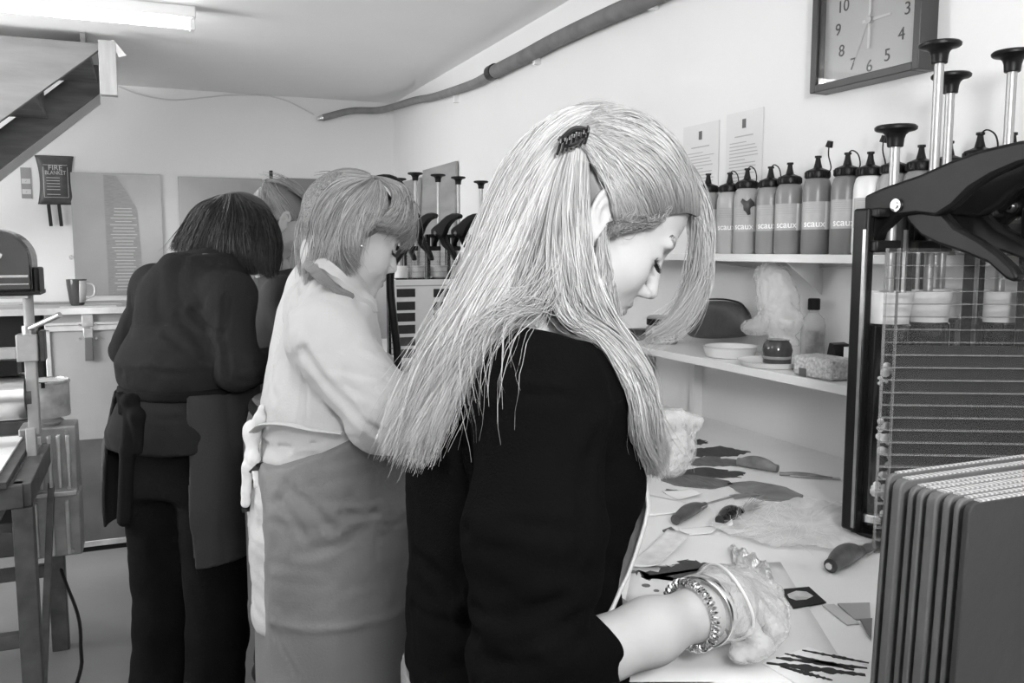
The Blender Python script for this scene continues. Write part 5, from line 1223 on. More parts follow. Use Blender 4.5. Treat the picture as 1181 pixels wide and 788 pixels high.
# hair
BL = hair_mat('blonde_hair', .44, .36, .6)
hcap1 = hair_cap(T1, R1, S1, h=.0045, c=(.036, 0, .054))
def col1(P):
    q = ((P-T1.astype(np.float32))@R1.astype(np.float32))/S1
    d = np.minimum(ell(q, (-.014, 0, .034), (.097, .077, .087)), head_sdf(q, {}, False))*S1
    return np.minimum(d, jumper(P)-.001)
g1 = [dict(guides=[G((700, 126, .97), (650, 132, .965), (603, 165, .96), (570, 235, .95), (535, 330, .94), (500, 400, .93), (470, 460, .925), (447, 525, .925)),
                   G((690, 128, .94), (635, 148, .935), (598, 205, .925), (566, 290, .91), (530, 370, .895), (497, 440, .885), (462, 528, .89)),
                   G((675, 140, .915), (638, 165, .905), (610, 225, .89), (583, 300, .875), (552, 368, .86), (515, 440, .855), (478, 535, .86)),
                   G((662, 155, .90), (640, 185, .89), (620, 245, .872), (592, 310, .86), (560, 365, .845), (520, 440, .83), (485, 520, .83))],
           n=5200, thick=[.002, .008, .012, .014, .012], w=.00062, tone=(.55, 1.5), cs=.05, wave=.009, jit=.0018, cut=.86, fly=.05, flyamp=.012, m=24, clumps=220),
      dict(guides=[G((658, 165, .89), (644, 200, .882), (632, 270, .868), (634, 340, .858), (664, 430, .85), (703, 500, .86), (736, 545, .88)),
                   G((665, 163, .888), (656, 220, .878), (652, 300, .862), (664, 370, .852), (690, 440, .85), (720, 500, .86), (744, 546, .88)),
                   G((672, 163, .888), (669, 220, .882), (668, 290, .868), (680, 360, .86), (706, 430, .86), (731, 490, .87), (752, 542, .89)),
                   G((676, 175, .89), (676, 230, .885), (674, 290, .875), (682, 345, .87), (703, 400, .875), (730, 470, .885), (752, 535, .90))],
           n=4200, thick=[.002, .006, .009, .010, .008], w=.0006, tone=(.4, 1.35), cs=.05, wave=.008, jit=.0018, cut=.9, fly=.03, m=24, clumps=200),
      dict(guides=[G((655, 160, .90), (630, 200, .895), (612, 255, .88), (600, 300, .87), (585, 330, .865)), G((660, 165, .90), (645, 210, .89), (635, 260, .88), (630, 300, .87), (636, 335, .865))],
           n=900, thick=[.003, .004, .004], w=.0006, tone=(.35, .75), cs=.1, cut=.9),
      # strands crossing the shoulder
      dict(guides=[G((640, 200, .89), (618, 280, .87), (598, 350, .85), (560, 430, .82), (520, 520, .80)), G((648, 230, .88), (630, 310, .862), (612, 365, .83), (580, 440, .79), (545, 500, .77)), G((652, 260, .875), (640, 330, .855), (622, 380, .81), (600, 440, .77), (588, 500, .75))],
           n=170, thick=[.004, .012, .02, .03], w=.00045, tone=(.6, 1.2), cs=.15, wave=.008, jit=.004, cut=.6, fly=.4, flyamp=.018, clumps=60),
      # front hair swept back to the clip
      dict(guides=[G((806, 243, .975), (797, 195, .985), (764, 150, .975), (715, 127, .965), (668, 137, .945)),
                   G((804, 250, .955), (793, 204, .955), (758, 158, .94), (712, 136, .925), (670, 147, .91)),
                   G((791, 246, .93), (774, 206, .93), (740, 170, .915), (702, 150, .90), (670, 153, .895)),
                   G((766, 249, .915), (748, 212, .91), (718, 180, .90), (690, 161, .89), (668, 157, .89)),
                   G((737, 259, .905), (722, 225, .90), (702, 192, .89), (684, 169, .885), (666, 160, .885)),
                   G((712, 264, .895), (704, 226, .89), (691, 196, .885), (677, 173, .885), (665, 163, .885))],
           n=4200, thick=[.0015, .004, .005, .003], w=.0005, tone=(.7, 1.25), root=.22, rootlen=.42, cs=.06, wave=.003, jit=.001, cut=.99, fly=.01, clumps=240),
      # fringe on the far side of the face
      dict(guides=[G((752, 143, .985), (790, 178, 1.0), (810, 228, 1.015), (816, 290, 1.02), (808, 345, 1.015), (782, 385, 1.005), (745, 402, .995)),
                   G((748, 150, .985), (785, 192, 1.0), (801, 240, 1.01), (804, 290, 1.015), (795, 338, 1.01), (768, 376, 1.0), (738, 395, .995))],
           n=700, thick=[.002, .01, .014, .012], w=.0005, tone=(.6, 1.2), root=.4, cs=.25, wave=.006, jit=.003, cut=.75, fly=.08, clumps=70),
      # fine hairs at the hairline and before the ear
      dict(guides=[G((772, 232, .925), (765, 250, .915), (748, 258, .907), (725, 252, .90)), G((745, 235, .91), (738, 256, .905), (722, 262, .90), (705, 256, .893)), G((720, 235, .9), (715, 256, .895), (706, 266, .89), (700, 268, .888))],
           n=600, thick=[.001, .004, .005], w=.0004, tone=(.25, .8), cs=.2, wave=.004, jit=.003, clumps=30),
      dict(guides=[G((698, 262, .893), (702, 300, .885), (702, 330, .88), (708, 380, .885), (720, 430, .89)), G((690, 275, .885), (692, 320, .875), (695, 360, .87), (708, 400, .875), (720, 450, .885))],
           n=200, thick=[.002, .006, .01], w=.0005, tone=(.6, 1.1), cs=.2, wave=.006, jit=.003, cut=.7, clumps=50)]
make_hair('hair', p1, BL, g1, 3, cap_=hcap1, captone=.38, collide=col1)
cl = at(662, 157, .872); b = MB(); e1 = (RT*.9+UP*.35); e1 /= np.linalg.norm(e1); e2 = np.cross(e1, FW)
b.tube(crv([cl-e1*.016, cl+UP*.006-FW*.004, cl+e1*.016], 12), .0032, 8)
for k in range(7):
    s_ = -.015+.005*k; b.tube(crv([cl+e1*s_+UP*.004, cl+e1*s_-FW*.006-UP*.002, cl+e1*(s_-.003)-UP*.011+FW*.004], 8), .0016, 6)
b.tube(crv([cl-e1*.012-UP*.006, cl-FW*.006-UP*.010, cl+e1*.012-UP*.004], 10), .0022, 6)
b.build('hair_clip', mat('clip_black', .015, .12, spec=.8), p1)

# ================================================================= woman in the pale shirt
R2 = rotm(math.radians(2), math.radians(23)); S2 = .95
T2 = at(412, 272, 1.585)-R2@(np.array([-.004, -.0745, -.004])*S2)
D2 = 1.65
rows2 = [row(.74, 292, 462, D2, .17), row(.9, 288, 470, D2, .18), row(1.0, 290, 472, D2, .18), row(1.09, 302, 462, D2, .165), row(1.17, 300, 452, D2, .17), row(1.26, 312, 445, D2, .175), row(1.33, 330, 432, D2, .15), row(1.37, 342, 424, D2, .115), row(1.40, 350, 414, D2, .085), row(1.425, 357, 406, D2, .062)]
nb2 = zat(382, 1.66, 1.375)
p2 = thing('person', 'woman with short blonde hair in a pale shirt and grey apron, second from the camera', 'person', (rows2[2][1], rows2[2][2], 0))
sh2, el2, wr2 = at(376, 388, 1.50), at(444, 478, 1.45), at(492, 500, 1.62)
sh2l = nb2+[.0, .16, -.05]; el2l = sh2l+[.10, .03, -.24]; wr2l = el2l+[.2, -.05, .03]
h2r = relaxed_hand(wr2, (1, .15, -.25), (0, 1, 0)); h2l = relaxed_hand(wr2l, (1, -.1, -.3), (0, -1, 0))
hv, hq, ht = build_head(T2, R2, neck=([T2+R2@np.array([-.025, 0, -.05]), (T2*.45+nb2*.55), nb2], [.052, .053, .062]), scale=S2, h=.003, brow=.5)
pv = [(hv, hq), mesh_hand(h2r, el2*.4+wr2*.6, .004), mesh_hand(h2l, el2l*.4+wr2l*.6, .004), limbs((grow(rows2, -.02), 0, [([sh2, el2, wr2], [.045, .036, .026]), ([sh2l, el2l, wr2l], [.045, .036, .026])]))]
v, q = join_np(*pv); tn = np.ones(len(v)); tn[:len(hv)] = ht; mesh_np('body', v, q, SKIN, p2, tn)
lashes(T2, R2, S2, p2, LASH); brows(T2, R2, S2, p2, BROW, 40)
CR2 = []
def shirt2(P):
    d = stack(P, rows2, 0)
    d = smin(d, cap(P, nb2+[0, -.06, -.045], sh2, .055, .066), .05); d = smin(d, cap(P, nb2+[0, .06, -.045], sh2l, .055, .062), .05)
    arm = chain(P, [sh2, el2, el2*.45+wr2*.55], [.068, .060, .050], .03); arm2 = chain(P, [sh2l, el2l, el2l*.45+wr2l*.55], [.062, .055, .045], .03)
    d = smin(smin(d, arm, .018), arm2, .02)
    f_ = .006*ridged(P, 11, 41, (1, 1, 1.2))+.0018*ridged(P, 26, 45, (1, .8, .8))+.004*ridged(P, 22, 43, (1, .6, 1.8))*np.clip((1.18-P[..., 2])*8, 0, 1)+.0022*np.sin(P[..., 2]*190+3*noise(P, 9, 44))*np.exp(-((P[..., 2]-1.07)/.04)**2)
    # hanging tail below the waist
    if CR2: d = d+creases(P, CR2)
    d = smax(d+f_, .765-P[..., 2], .005)
    return d
SHM = mat('pale_shirt', .47, .8, var=.03, vscale=8, bump=.12, bscale=260)
CR2 = px_creases(shirt2, [([(352, 405), (375, 440), (405, 470), (440, 500)], .007, .008), ([(345, 425), (352, 455), (350, 490)], .003, .006), ([(390, 440), (415, 455), (450, 468)], .003, .006), ([(380, 425), (410, 430), (445, 440)], .0025, .006), ([(322, 380), (315, 420), (318, 460)], .003, .007), ([(340, 345), (330, 370), (332, 400)], .0025, .007), ([(305, 510), (330, 516), (370, 510), (410, 505)], .004, .005), ([(300, 530), (330, 535), (365, 524)], .003, .005), ([(395, 400), (425, 415), (450, 425)], .002, .006), ([(300, 600), (302, 640), (306, 700)], .002, .005)], 1.4)
lo, hi = bounds(rows2, [sh2, el2, wr2, sh2l, el2l, wr2l], .08)
shell(shirt2, lo, hi, .0062, 'shirt', SHM, p2)
APG = mat('grey_apron', .17, .6, var=.07, vscale=7, bump=.12, bscale=240, spec=.4)
def band(name, pts, r, sq, m, root, sdf, mg=.001):
    c = crv(pts, 44); v_ = c.copy()
    for it in range(5): push_out(v_, lambda P: np.abs(sdf(P))*-1+0 if False else sdf(P), mg, .05)
    c = v_; Vv, ff = [], []
    for i in range(len(c)):
        t = c[min(i+1, len(c)-1)]-c[max(i-1, 0)]; t /= np.linalg.norm(t)+1e-9; e = 2e-3
        g = np.array([float(sdf((c[i]+np.eye(3)[a]*e).astype(np.float32)[None])[0]-sdf((c[i]-np.eye(3)[a]*e).astype(np.float32)[None])[0]) for a in range(3)]); g -= t*(g@t); g /= np.linalg.norm(g)+1e-9
        s_ = np.cross(t, g); Vv += [c[i]-s_*r-g*.004, c[i]-s_*r+g*sq, c[i]+s_*r+g*sq, c[i]+s_*r-g*.004]
    for i in range(len(c)-1):
        for k in range(4): ff.append((i*4+k, i*4+(k+1) % 4, i*4+4+(k+1) % 4, i*4+4+k))
    ff += [(0, 3, 2, 1), tuple(4*(len(c)-1)+k for k in range(4))]
    b = MB(); b.add(Vv, ff); return b.build(name, m, root, smooth=60)
band('apron_strap', [at(x, y, d) for x, y, d in ((352, 300, 1.62), (360, 310, 1.56), (374, 323, 1.50), (390, 335, 1.50), (402, 347, 1.52))], .0095, .004, APG, p2, shirt2)
band('collar', [at(x, y, d) for x, y, d in ((358, 296, 1.62), (372, 305, 1.56), (390, 320, 1.52), (412, 340, 1.53), (430, 356, 1.56))], .011, .007, SHM, p2, shirt2)
xb2 = zat(299, 1.60, .9)[0]
CRA = []
def apron2(P):
    d = stack(P, [(z, x, y, rx+.012, ry+.012) for z, x, y, rx, ry in [row(.30, 300, 458, D2, .175), row(.55, 298, 460, D2, .175), row(.74, 294, 464, D2, .184)]+[(z, x, y, rx+.006, ry+.008) for z, x, y, rx, ry in rows2[1:5]]], 0)
    d = d+.004*ridged(P, 9, 51, (1, 1, .7))+.0035*ridged(P, 14, 53, (1, 1, 2.0))*np.clip((P[..., 2]-.75)*5, 0, 1)
    d = d-.004*np.exp(-((P[..., 2]-.815+.02*(P[..., 0]-.3))/.006)**2)
    if CRA: d = d+creases(P, CRA)
    top_ = 1.065+(P[..., 0]-xb2)*.42
    d = smax(d, P[..., 2]-top_, .006); d = smax(d, .32-P[..., 2], .006)
    return smax(d, -(P[..., 0]-xb2+(1.0-P[..., 2])*.02), .006)
CRA = px_creases(apron2, [([(436, 604), (432, 640), (440, 665), (446, 690)], .003, .004), ([(436, 604), (450, 606), (466, 604)], .003, .004), ([(395, 592), (415, 596), (436, 590)], .004, .006), ([(322, 575), (340, 600), (352, 622)], .003, .007), ([(330, 560), (360, 585), (385, 612)], .003, .008), ([(312, 700), (322, 740), (345, 785)], .003, .004), ([(345, 640), (385, 628), (425, 610)], .002, .01), ([(306, 560), (308, 620), (306, 690)], .002, .003)], 1.4)
lo, hi = bounds(rows2, pad=.06); lo[2] = .29; hi[2] = 1.25
shell(apron2, lo, hi, .0062, 'apron', APG, p2)
# pocket seam, tie and knot
ps = [at(x, y, 1.478) for x, y in ((436, 604), (441, 640), (450, 690))]; 
kn = at(291, 500, 1.60); TIE = mat('tie_cloth', .7, .8, bump=.2, bscale=160)
def knot(P):
    d = ell(P, kn, (.018, .02, .026)); d = smin(d, chain(P, [kn, at(300, 482, 1.58), at(302, 470, 1.57)], [.009, .010, .006], .01), .01)
    d = smin(d, chain(P, [kn, at(286, 540, 1.59), at(283, 580, 1.59)], [.008, .010, .009], .01), .008); d = smin(d, chain(P, [kn, at(294, 530, 1.58), at(296, 560, 1.575)], [.008, .009, .006], .01), .008)
    return d+.002*ridged(P, 60, 55)
shell(knot, kn-.16, kn+.14, .004, 'tie_knot', TIE, p2)
bnd = [at(x, y, d) for x, y, d in ((293, 498, 1.585), (305, 490, 1.52), (330, 490, 1.475), (360, 496, 1.45), (395, 500, 1.445))]
MB().tube(crv(bnd, 30), .010, 10, sq=.35).build('tie_band', SHM, p2)
MB().tube(crv([at(x, y, d) for x, y, d in ((302, 536, 1.56), (290, 548, 1.60), (283, 565, 1.62), (286, 590, 1.62))], 20), .012, 8, sq=.4).build('black_tie', BLACK, p2)
trousers('jeans', p2, mat('dark_denim', .03, .85, var=.2, bump=.2, bscale=200), (rows2[1][1], rows2[1][2], .86), [(rows2[1][1]-.03, rows2[1][2]+.1, .09), (rows2[1][1]-.03, rows2[1][2]-.1, .09)], 0.0, rows=[(.78,)+rows2[0][1:3]+(.10, .15), (.9,)+rows2[1][1:3]+(.11, .16)], z1=.9)
HL2 = hair_mat('highlighted_hair', .28, .4, .5)
g2 = [dict(guides=[G((426, 203, 1.70), (382, 209, 1.72), (353, 240, 1.74), (345, 280, 1.73), (348, 318, 1.70)),
                   G((425, 205, 1.64), (388, 209, 1.65), (359, 236, 1.66), (350, 272, 1.66), (351, 305, 1.65), (353, 322, 1.64)),
                   G((428, 206, 1.60), (395, 219, 1.595), (372, 252, 1.59), (361, 288, 1.59), (357, 315, 1.60), (354, 330, 1.6)),
                   G((430, 207, 1.585), (405, 227, 1.573), (388, 262, 1.563), (379, 295, 1.565), (374, 320, 1.575), (366, 336, 1.58)),
                   G((433, 208, 1.58), (415, 232, 1.568), (401, 262, 1.558), (397, 285, 1.555), (402, 302, 1.56), (413, 313, 1.57)),
                   G((436, 208, 1.58), (428, 230, 1.568), (420, 252, 1.56), (413, 272, 1.555), (411, 296, 1.56)),
                   G((438, 208, 1.58), (446, 226, 1.58), (440, 246, 1.573), (426, 258, 1.565), (415, 272, 1.56))],
           n=4300, thick=[.002, .006, .008, .006], w=.0008, tone=(.25, 1.9), root=.7, cs=.05, wave=.004, jit=.0015, cut=.88, fly=.06, flyamp=.01, clumps=150),
      dict(guides=[G((428, 205, 1.62), (452, 213, 1.62), (468, 232, 1.62), (473, 250, 1.62), (458, 261, 1.60), (432, 262, 1.58)),
                   G((428, 204, 1.61), (457, 214, 1.62), (475, 236, 1.64), (471, 258, 1.63), (450, 268, 1.61)),
                   G((426, 205, 1.66), (456, 210, 1.68), (472, 234, 1.69), (477, 260, 1.69), (475, 280, 1.69), (464, 292, 1.68))],
           n=2100, thick=[.002, .007, .009], w=.0008, tone=(.3, 1.8), root=.7, cs=.2, wave=.004, cut=.85, clumps=60)]
g2.append(dict(guides=[G((438, 206, 1.585), (454, 221, 1.575), (453, 243, 1.57), (434, 259, 1.565)), G((435, 205, 1.595), (462, 219, 1.59), (465, 243, 1.585), (447, 263, 1.575)), G((431, 204, 1.61), (464, 215, 1.61), (473, 240, 1.615), (461, 266, 1.605))],
           n=1700, thick=[.002, .006, .006], w=.0009, tone=(.3, 1.8), root=.7, cs=.2, wave=.003, cut=.9, clumps=80))
def col2(P):
    q = ((P-T2.astype(np.float32))@R2.astype(np.float32))/S2; return np.minimum(ell(q, (-.014, 0, .034), (.097, .077, .087)), head_sdf(q, {}, False))*S2
make_hair('hair', p2, HL2, g2, 7, cap_=hair_cap(T2, R2, S2, low=-.07, c=(.058, 0, .040)), captone=.45, collide=col2)
er = at(417, 284, 1.553); MB().lathe([(.0005, -.0035), (.003, -.002), (.0035, 0), (.003, .002), (.0005, .0035)], er, n=10).build('earring', CHROME, p2)

# ================================================================= dark-haired woman seen from behind
D3 = 2.25; ro3 = math.radians(48)
p3c = zat(213, D3, 1.0)
p3 = thing('person', 'dark-haired woman in charcoal top seen from behind, black apron tie at her waist', 'person', (p3c[0], p3c[1], 0))
rows3 = [row(.90, 140, 284, D3, .16, ro3), row(1.0, 132, 292, D3, .18, ro3), row(1.08, 146, 292, D3, .165, ro3), row(1.17, 143, 290, D3, .165, ro3), row(1.26, 150, 288, D3, .165, ro3), row(1.34, 160, 285, D3, .16, ro3), row(1.40, 175, 278, D3, .12, ro3), row(1.44, 198, 272, D3, .08, ro3)]
f3 = np.array([math.cos(ro3), math.sin(ro3), 0]); s3 = np.array([-f3[1], f3[0], 0])
R3 = rotm(math.radians(30), math.radians(48)); S3 = .95; T3 = at(276, 276, 2.40)
nb3 = at(244, 318, 2.30)
sh3l, sh3r = at(178, 328, 2.34), at(266, 340, 2.15)
el3l, el3r = at(150, 402, 2.42), at(275, 428, 2.12)
wr3l, wr3r = el3l+f3*.24+[0.03, 0, -.02], el3r+f3*.2+[.02, 0, .0]
h3l, h3r = relaxed_hand(wr3l, f3+[0, 0, -.2], -s3), relaxed_hand(wr3r, f3+[0, 0, -.2], s3)
hv, hq, ht = build_head(T3, R3, neck=([T3+R3@np.array([-.03, 0, -.05]), nb3+[0, 0, -.03]], [.046, .046]), scale=S3, h=.004)
v, q = join_np((hv, hq), mesh_hand(h3l, el3l*.5+wr3l*.5, .005), mesh_hand(h3r, el3r*.5+wr3r*.5, .005), limbs((grow(rows3[2:], -.02), ro3, [([sh3l, el3l, wr3l], [.045, .036, .026]), ([sh3r, el3r, wr3r], [.045, .036, .026])])))
tn = np.ones(len(v)); tn[:len(hv)] = ht; mesh_np('body', v, q, SKIN, p3, tn)
CR3 = []
def top3(P):
    d = stack(P, rows3, ro3)
    d = smin(d, cap(P, nb3+[0, 0, -.07]+s3*.05, sh3l, .06, .052), .06); d = smin(d, cap(P, nb3+[0, 0, -.07]-s3*.05, sh3r, .06, .052), .06)
    d = smin(d, cap(P, nb3-[0, 0, .06]-f3*.02, nb3-f3*.0, .09, .066), .05)
    d = smin(d, chain(P, [sh3l, el3l, el3l*.4+wr3l*.6], [.050, .048, .042], .03), .03); d = smin(d, chain(P, [sh3r, el3r, el3r*.4+wr3r*.6], [.052, .050, .045], .03), .03)
    wst = np.exp(-((P[..., 2]-1.095)/.018)**2)
    d = d+.007*ridged(P, 9, 61, (1, 1, .9))+.003*ridged(P, 18, 62, (1, 1, 2))*np.clip((1.25-P[..., 2])*5, 0, 1)+.008*wst
    if CR3: d = d+creases(P, CR3)
    return smax(d, .955-P[..., 2], .006)
CH3 = mat('charcoal_jersey', .02, .9, var=.12, vscale=6, bump=.15, bscale=300, spec=.1)
CR3 = px_creases(top3, [([(222, 360), (238, 375), (256, 388)], .006, .009), ([(205, 365), (222, 385), (236, 408)], .004, .009), ([(190, 385), (215, 405), (240, 415)], .004, .009), ([(262, 345), (258, 385), (262, 430)], .006, .009), ([(150, 340), (146, 380), (142, 430)], .003, .007), ([(158, 330), (152, 380), (150, 440)], .002, .006), ([(265, 420), (280, 425), (298, 420)], .004, .006), ([(262, 435), (282, 440), (300, 436)], .004, .006), ([(165, 425), (200, 432), (235, 428)], .003, .007), ([(200, 292), (235, 303), (285, 308)], .003, .005), ([(150, 478), (190, 485), (228, 480)], .003, .006)], 2.0)
lo, hi = bounds(rows3, [sh3l, sh3r, el3l, el3r, wr3l, wr3r], .09); lo[2] = .93
shell(top3, lo, hi, .0075, 'top', CH3, p3)
shell(lambda P: smax(smax(smin(stack(P, rows3, ro3), 9+0*P[..., 0], .01)-.0, np.abs(P[..., 2]-1.095-.0*P[..., 0])-.012, .004), -stack(P, grow(rows3, -.02), ro3), .003)-.002, lo, hi, .006, 'waist_tie', BKC, p3)
k3 = at(150, 462, 2.02)
def bow3(P):
    d = chain(P, [k3, at(147, 520, 2.02), at(143, 600, 2.03)], [.014, .017, .016], .01); d = smin(d, chain(P, [k3, at(158, 480, 2.01), at(160, 520, 2.02)], [.012, .018, .01], .01), .008)
    d = smin(d, ell(P, k3, (.022, .022, .018)), .01); d = smin(d, chain(P, [k3, at(138, 455, 2.02), at(140, 475, 2.02), k3], [.008]*4, .004), .005); return d
shell(bow3, k3-np.array([.1, .1, .36]), k3+.08, .005, 'bow', BKC, p3)
f3l, f3r = zat(176, 2.28, .09), zat(240, 2.20, .09)
trousers('jeans', p3, mat('black_denim', .0055, .9, var=.3, vscale=6, bump=.2, bscale=200, spec=.08), (p3c[0], p3c[1], .88), [f3l, f3r], ro3, rows=[row(.82, 146, 272, D3, .15, ro3), row(.93, 143, 275, D3, .165, ro3), row(1.0, 146, 275, D3, .16, ro3)], z1=.985, thigh=.096, knee=.072, ankle=.082, rot=ro3)
def apr3(P):
    rws = [row(.64, 128, 288, D3, .185, ro3), row(.80, 126, 292, D3, .19, ro3), row(.95, 122, 295, D3, .20, ro3), row(1.05, 136, 294, D3, .18, ro3), row(1.10, 142, 292, D3, .17, ro3)]
    d = np.abs(stack(P, rws, ro3)+.006*ridged(P, 9, 71, (1, 1, .4)))-.0045
    q = P-p3c.astype(np.float32); lx = q@f3.astype(np.float32); ly = q@s3.astype(np.float32)
    d = smax(d, -np.maximum(lx-.02, np.abs(ly-.012)-.122-(1.1-P[..., 2])*.05), .008)
    d = smax(d, P[..., 2]-1.10, .004); return smax(d, np.where(ly < 0, .675, .745)-P[..., 2], .004)
lo_, hi_ = bounds(rows3, pad=.1); lo_[2] = .57; hi_[2] = 1.13
shell(apr3, lo_, hi_, .0055, 'apron', mat('charcoal_apron', .028, .8, var=.1, bump=.15, bscale=220), p3)
DK = hair_mat('dark_hair', .018, .32, .5)
g3 = [dict(guides=[G((252, 226, 2.44), (226, 243, 2.42), (208, 272, 2.40), (197, 290, 2.38)),
                   G((258, 225, 2.36), (238, 244, 2.32), (222, 275, 2.30), (211, 297, 2.30)),
                   G((265, 224, 2.33), (256, 248, 2.28), (245, 280, 2.27), (236, 304, 2.27)),
                   G((270, 224, 2.32), (275, 250, 2.27), (274, 280, 2.25), (280, 312, 2.24)),
                   G((276, 225, 2.33), (295, 245, 2.29), (302, 275, 2.26), (305, 305, 2.25), (309, 322, 2.25)),
                   G((282, 227, 2.38), (308, 245, 2.36), (320, 270, 2.34), (322, 295, 2.31), (316, 320, 2.28))],
           n=3000, thick=[.003, .010, .012, .010], w=.0010, tone=(.6, 1.6), cs=.06, wave=.004, cut=.88, clumps=140)]
def shp3(P): return ell(P, at(272, 268, 2.39), (.085, .085, .088))
make_hair('hair', p3, DK, g3, 9, cap_=nets(lambda P: smin(smin(ell(P, at(266, 267, 2.38), (.098, .098, .090)), ell(P, at(288, 292, 2.36), (.05, .06, .06)), .04), ell((P-T3.astype(np.float32))@R3.astype(np.float32), (-.016, 0, .038), (.098, .08, .088)), .03), T3-.16, T3+.16, .006), captone=.8)

# ================================================================= woman with tied-up hair, between
R4 = rotm(math.radians(12), math.radians(40)); S4 = .92; T4 = at(327, 256, 2.52)-R4@(np.array([-.004, -.0745, -.004])*S4)
D4 = 2.72; p4c = zat(318, D4, 1.0)
p4 = thing('person', 'woman with tied-up fair hair in a dark top, half hidden between two others', 'person', (p4c[0], p4c[1], 0))
rows4 = [row(.75, 280, 370, D4, .15), row(.9, 272, 375, D4, .16), row(1.0, 272, 375, D4, .16), row(1.1, 278, 368, D4, .15), row(1.25, 282, 362, D4, .155), row(1.33, 290, 352, D4, .14), row(1.39, 300, 342, D4, .07)]
nb4 = zat(317, D4, 1.36); sh4, sh4l = nb4+[.0, -.15, -.05], nb4+[.0, .15, -.05]; el4, el4l = sh4+[.08, -.02, -.21], sh4l+[.08, .02, -.21]; wr4, wr4l = el4+[.22, .03, .0], el4l+[.22, -.03, .0]
h4, h4l = relaxed_hand(wr4, (1, 0, -.2), (0, 1, 0)), relaxed_hand(wr4l, (1, 0, -.2), (0, -1, 0))
hv, hq, ht = build_head(T4, R4, neck=([T4+R4@np.array([-.03, 0, -.05]), nb4], [.048, .056]), scale=S4, h=.004)
v, q = join_np((hv, hq), mesh_hand(h4, el4*.5+wr4*.5, .005), mesh_hand(h4l, el4l*.5+wr4l*.5, .005), limbs((grow(rows4, -.02), 0, [([sh4, el4, wr4], [.04, .034, .026]), ([sh4l, el4l, wr4l], [.04, .034, .026])])))
tn = np.ones(len(v)); tn[:len(hv)] = ht; mesh_np('body', v, q, SKIN, p4, tn); brows(T4, R4, S4, p4, BROW, 30)
def top4(P):
    d = stack(P, rows4, 0); d = smin(d, cap(P, nb4-[0, 0, .05], sh4, .055, .058), .05); d = smin(d, cap(P, nb4-[0, 0, .05], sh4l, .055, .058), .05)
    d = smin(d, chain(P, [sh4, el4, el4*.4+wr4*.6], [.058, .05, .04], .03), .02); d = smin(d, chain(P, [sh4l, el4l, el4l*.4+wr4l*.6], [.058, .05, .04], .03), .02)
    return d+.003*ridged(P, 12, 81)
lo, hi = bounds(rows4, [wr4, wr4l, sh4, sh4l], .07); shell(top4, lo, hi, .009, 'top', mat('slate_jersey', .04, .9, var=.1, bump=.1, bscale=260), p4)
trousers('jeans', p4, mat('dark_denim', .03, .85), (p4c[0], p4c[1], .86), [(p4c[0]-.02, p4c[1]+.1, .09), (p4c[0]-.02, p4c[1]-.1, .09)], 0.0, rows=[(.8, p4c[0], p4c[1], .10, .15), (.9, p4c[0], p4c[1], .11, .155)], z1=.9, h=.01)
def HG(T, R, S, *pts): return [T+R@(np.array(p)*S) for p in pts]
g4 = [dict(guides=[HG(T4, R4, S4, (.078, y_, .08-abs(y_)*.25), (.04, y_*1.5, .118-abs(y_)*.5), (-.03, y_*1.7, .126-abs(y_)*.6), (-.09, y_*.9, .095), (-.108, y_*.2, .08)) for y_ in (-.048, -.03, -.01, .01, .03, .048)],
           n=1300, thick=[.001, .004, .004], w=.0009, tone=(.4, 1.3), root=.6, cs=.06, wave=.002, cut=.98),
      dict(guides=[HG(T4, R4, S4, (.03, -.074, .03), (-.01, -.082, .04), (-.06, -.07, .05), (-.10, -.03, .07)), HG(T4, R4, S4, (-.02, -.078, -.01), (-.05, -.075, .01), (-.085, -.05, .04), (-.105, -.02, .07)), HG(T4, R4, S4, (-.05, -.05, -.05), (-.08, -.05, -.01), (-.10, -.03, .04), (-.108, -.01, .07))],
           n=900, thick=[.001, .003, .003], w=.0009, tone=(.3, 1.2), cs=.1, wave=.002, cut=.97)]
def col4(P):
    q = ((P-T4.astype(np.float32))@R4.astype(np.float32))/S4; return np.minimum(ell(q, (-.014, 0, .034), (.097, .077, .087)), head_sdf(q, {}, False))*S4
make_hair('hair', p4, hair_mat('fair_hair', .36, .4), g4, 13, cap_=hair_cap(T4, R4, S4), captone=.45, collide=col4)
hc = T4+R4@(np.array([-.1, -.01, .09])*S4); MB().bar(hc, hc+np.array([0, 0, .028]), .008, .01).build('hair_clip', BLACK, p4, bevel=.002)

# ================================================================= person in the striped shirt behind the pale shirt
D5 = 2.06; p5c = zat(352, D5, 1.0)
p5 = thing('person', 'person in a pale striped shirt and grey apron, mostly hidden behind the short-haired woman', 'person', (p5c[0], p5c[1], 0))
rows5 = [row(.72, 288, 400, D5, .15), row(.9, 284, 420, D5, .165), row(1.0, 290, 420, D5, .165), row(1.12, 302, 415, D5, .16), row(1.22, 308, 418, D5, .165), row(1.31, 318, 420, D5, .15), row(1.38, 334, 415, D5, .11), row(1.43, 350, 410, D5, .07)]
R5 = rotm(math.radians(0), math.radians(35)); S5 = .93; T5 = at(402, 262, 2.12); nb5 = zat(376, D5, 1.40)
sh5, sh5l = nb5+[-.02, -.15, -.07], nb5+[-.0, .15, -.07]; el5, el5l = sh5+[.02, .0, -.25], sh5l+[.07, .02, -.24]; wr5, wr5l = el5+[.23, .04, .02], el5l+[.23, -.03, .0]
h5, h5l = relaxed_hand(wr5, (1, 0, -.2), (0, 1, 0)), relaxed_hand(wr5l, (1, 0, -.2), (0, -1, 0))
hv, hq, ht = build_head(T5, R5, neck=([T5+R5@np.array([-.03, 0, -.05]), nb5], [.05, .058]), scale=S5, h=.004)
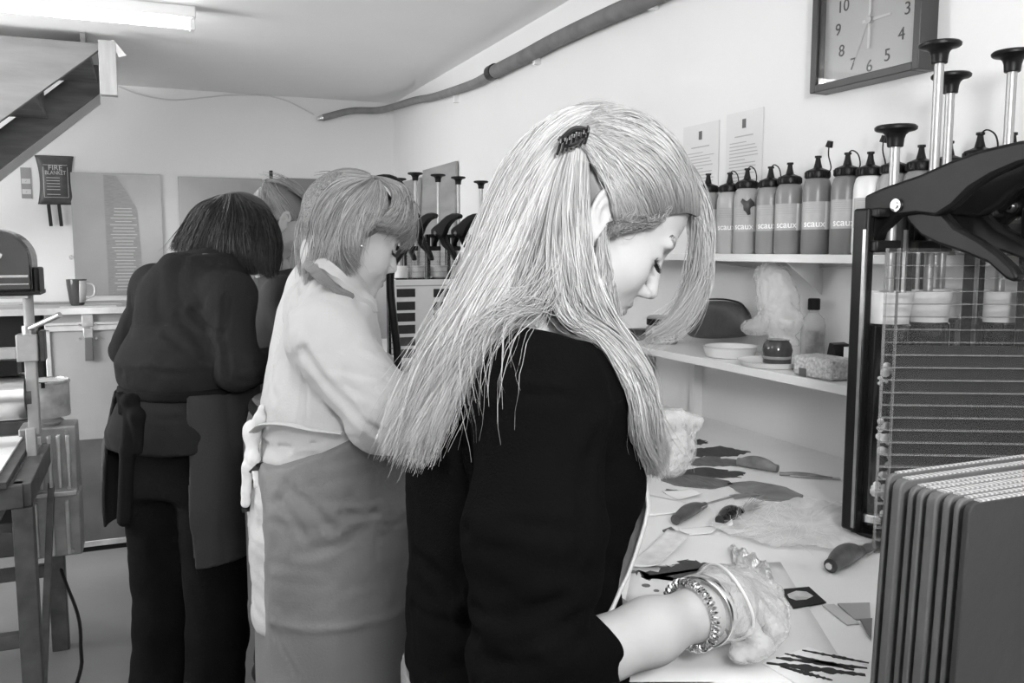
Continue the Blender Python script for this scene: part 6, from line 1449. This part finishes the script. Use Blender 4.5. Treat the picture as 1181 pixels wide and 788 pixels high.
v, q = join_np((hv, hq), mesh_hand(h5, el5*.5+wr5*.5, .005), mesh_hand(h5l, el5l*.5+wr5l*.5, .005), limbs((grow(rows5, -.02), 0, [([sh5, el5, wr5], [.04, .034, .026]), ([sh5l, el5l, wr5l], [.04, .034, .026])])))
tn = np.ones(len(v)); tn[:len(hv)] = ht; mesh_np('body', v, q, SKIN, p5, tn)
def top5(P):
    d = stack(P, rows5, 0); d = smin(d, cap(P, nb5-[0.02, 0, .05], sh5, .055, .058), .05); d = smin(d, cap(P, nb5-[0, 0, .05], sh5l, .055, .058), .05)
    d = smin(d, chain(P, [sh5, el5, el5*.5+wr5*.5], [.058, .05, .042], .03), .02); d = smin(d, chain(P, [sh5l, el5l, el5l*.5+wr5l*.5], [.058, .05, .042], .03), .02)
    return smax(d+.003*ridged(P, 12, 91), .74-P[..., 2], .005)
STR = wave_mat('striped_cotton', .42, .6, 42, 'Y', .8, distort=.3)
lo, hi = bounds(rows5, [wr5, wr5l, sh5, sh5l], .07); shell(top5, lo, hi, .008, 'shirt', STR, p5)
def apr5(P):
    d = stack(P, [(z, x, y, rx+.02, ry+.02) for z, x, y, rx, ry in [row(.55, 285, 410, D5, .16)]+rows5[:4]], 0)+.004*ridged(P, 8, 93, (1, 1, .5)); d = smax(d, P[..., 2]-1.10, .006); return smax(smax(d, .56-P[..., 2], .006), -(P[..., 0]-p5c[0]+.135), .006)
lo, hi = bounds(rows5, pad=.07); lo[2] = .53; hi[2] = 1.13; shell(apr5, lo, hi, .008, 'apron', mat('mid_apron', .09, .8, var=.1, bump=.1, bscale=200), p5)
shell(lambda P: smax(stack(P, grow(rows5, .026), 0), np.abs(P[..., 2]-1.085)-.012, .004), lo, hi, .007, 'waist_tie', BKC, p5)
trousers('jeans', p5, mat('black_denim', .014, .85), (p5c[0], p5c[1], .86), [(p5c[0]-.04, p5c[1]+.1, .09), (p5c[0]-.04, p5c[1]-.1, .09)], 0.0, rows=[(.8, p5c[0], p5c[1], .11, .155), (.9, p5c[0], p5c[1], .115, .16)], z1=.9, h=.01)
g5 = [dict(guides=[HG(T5, R5, S5, (.078, y_, .08-abs(y_)*.25), (.04, y_*1.5, .118-abs(y_)*.5), (-.03, y_*1.7, .126-abs(y_)*.6), (-.09, y_*.9, .085), (-.125, y_*.5, .05)) for y_ in (-.048, -.03, -.01, .01, .03, .048)],
           n=900, thick=[.001, .004, .004], w=.0012, tone=(.5, 1.5), cs=.06, wave=.002, cut=.95),
      dict(guides=[HG(T5, R5, S5, (.03, -.074, .03), (-.01, -.082, .04), (-.06, -.07, .05), (-.115, -.03, .055)), HG(T5, R5, S5, (-.05, -.05, -.05), (-.08, -.05, -.01), (-.10, -.03, .02), (-.12, -.01, .05))],
           n=600, thick=[.001, .003, .003], w=.0012, tone=(.5, 1.5), cs=.1, wave=.002, cut=.95)]
make_hair('hair', p5, DK, g5, 17, cap_=hair_cap(T5, R5, S5), captone=.8)
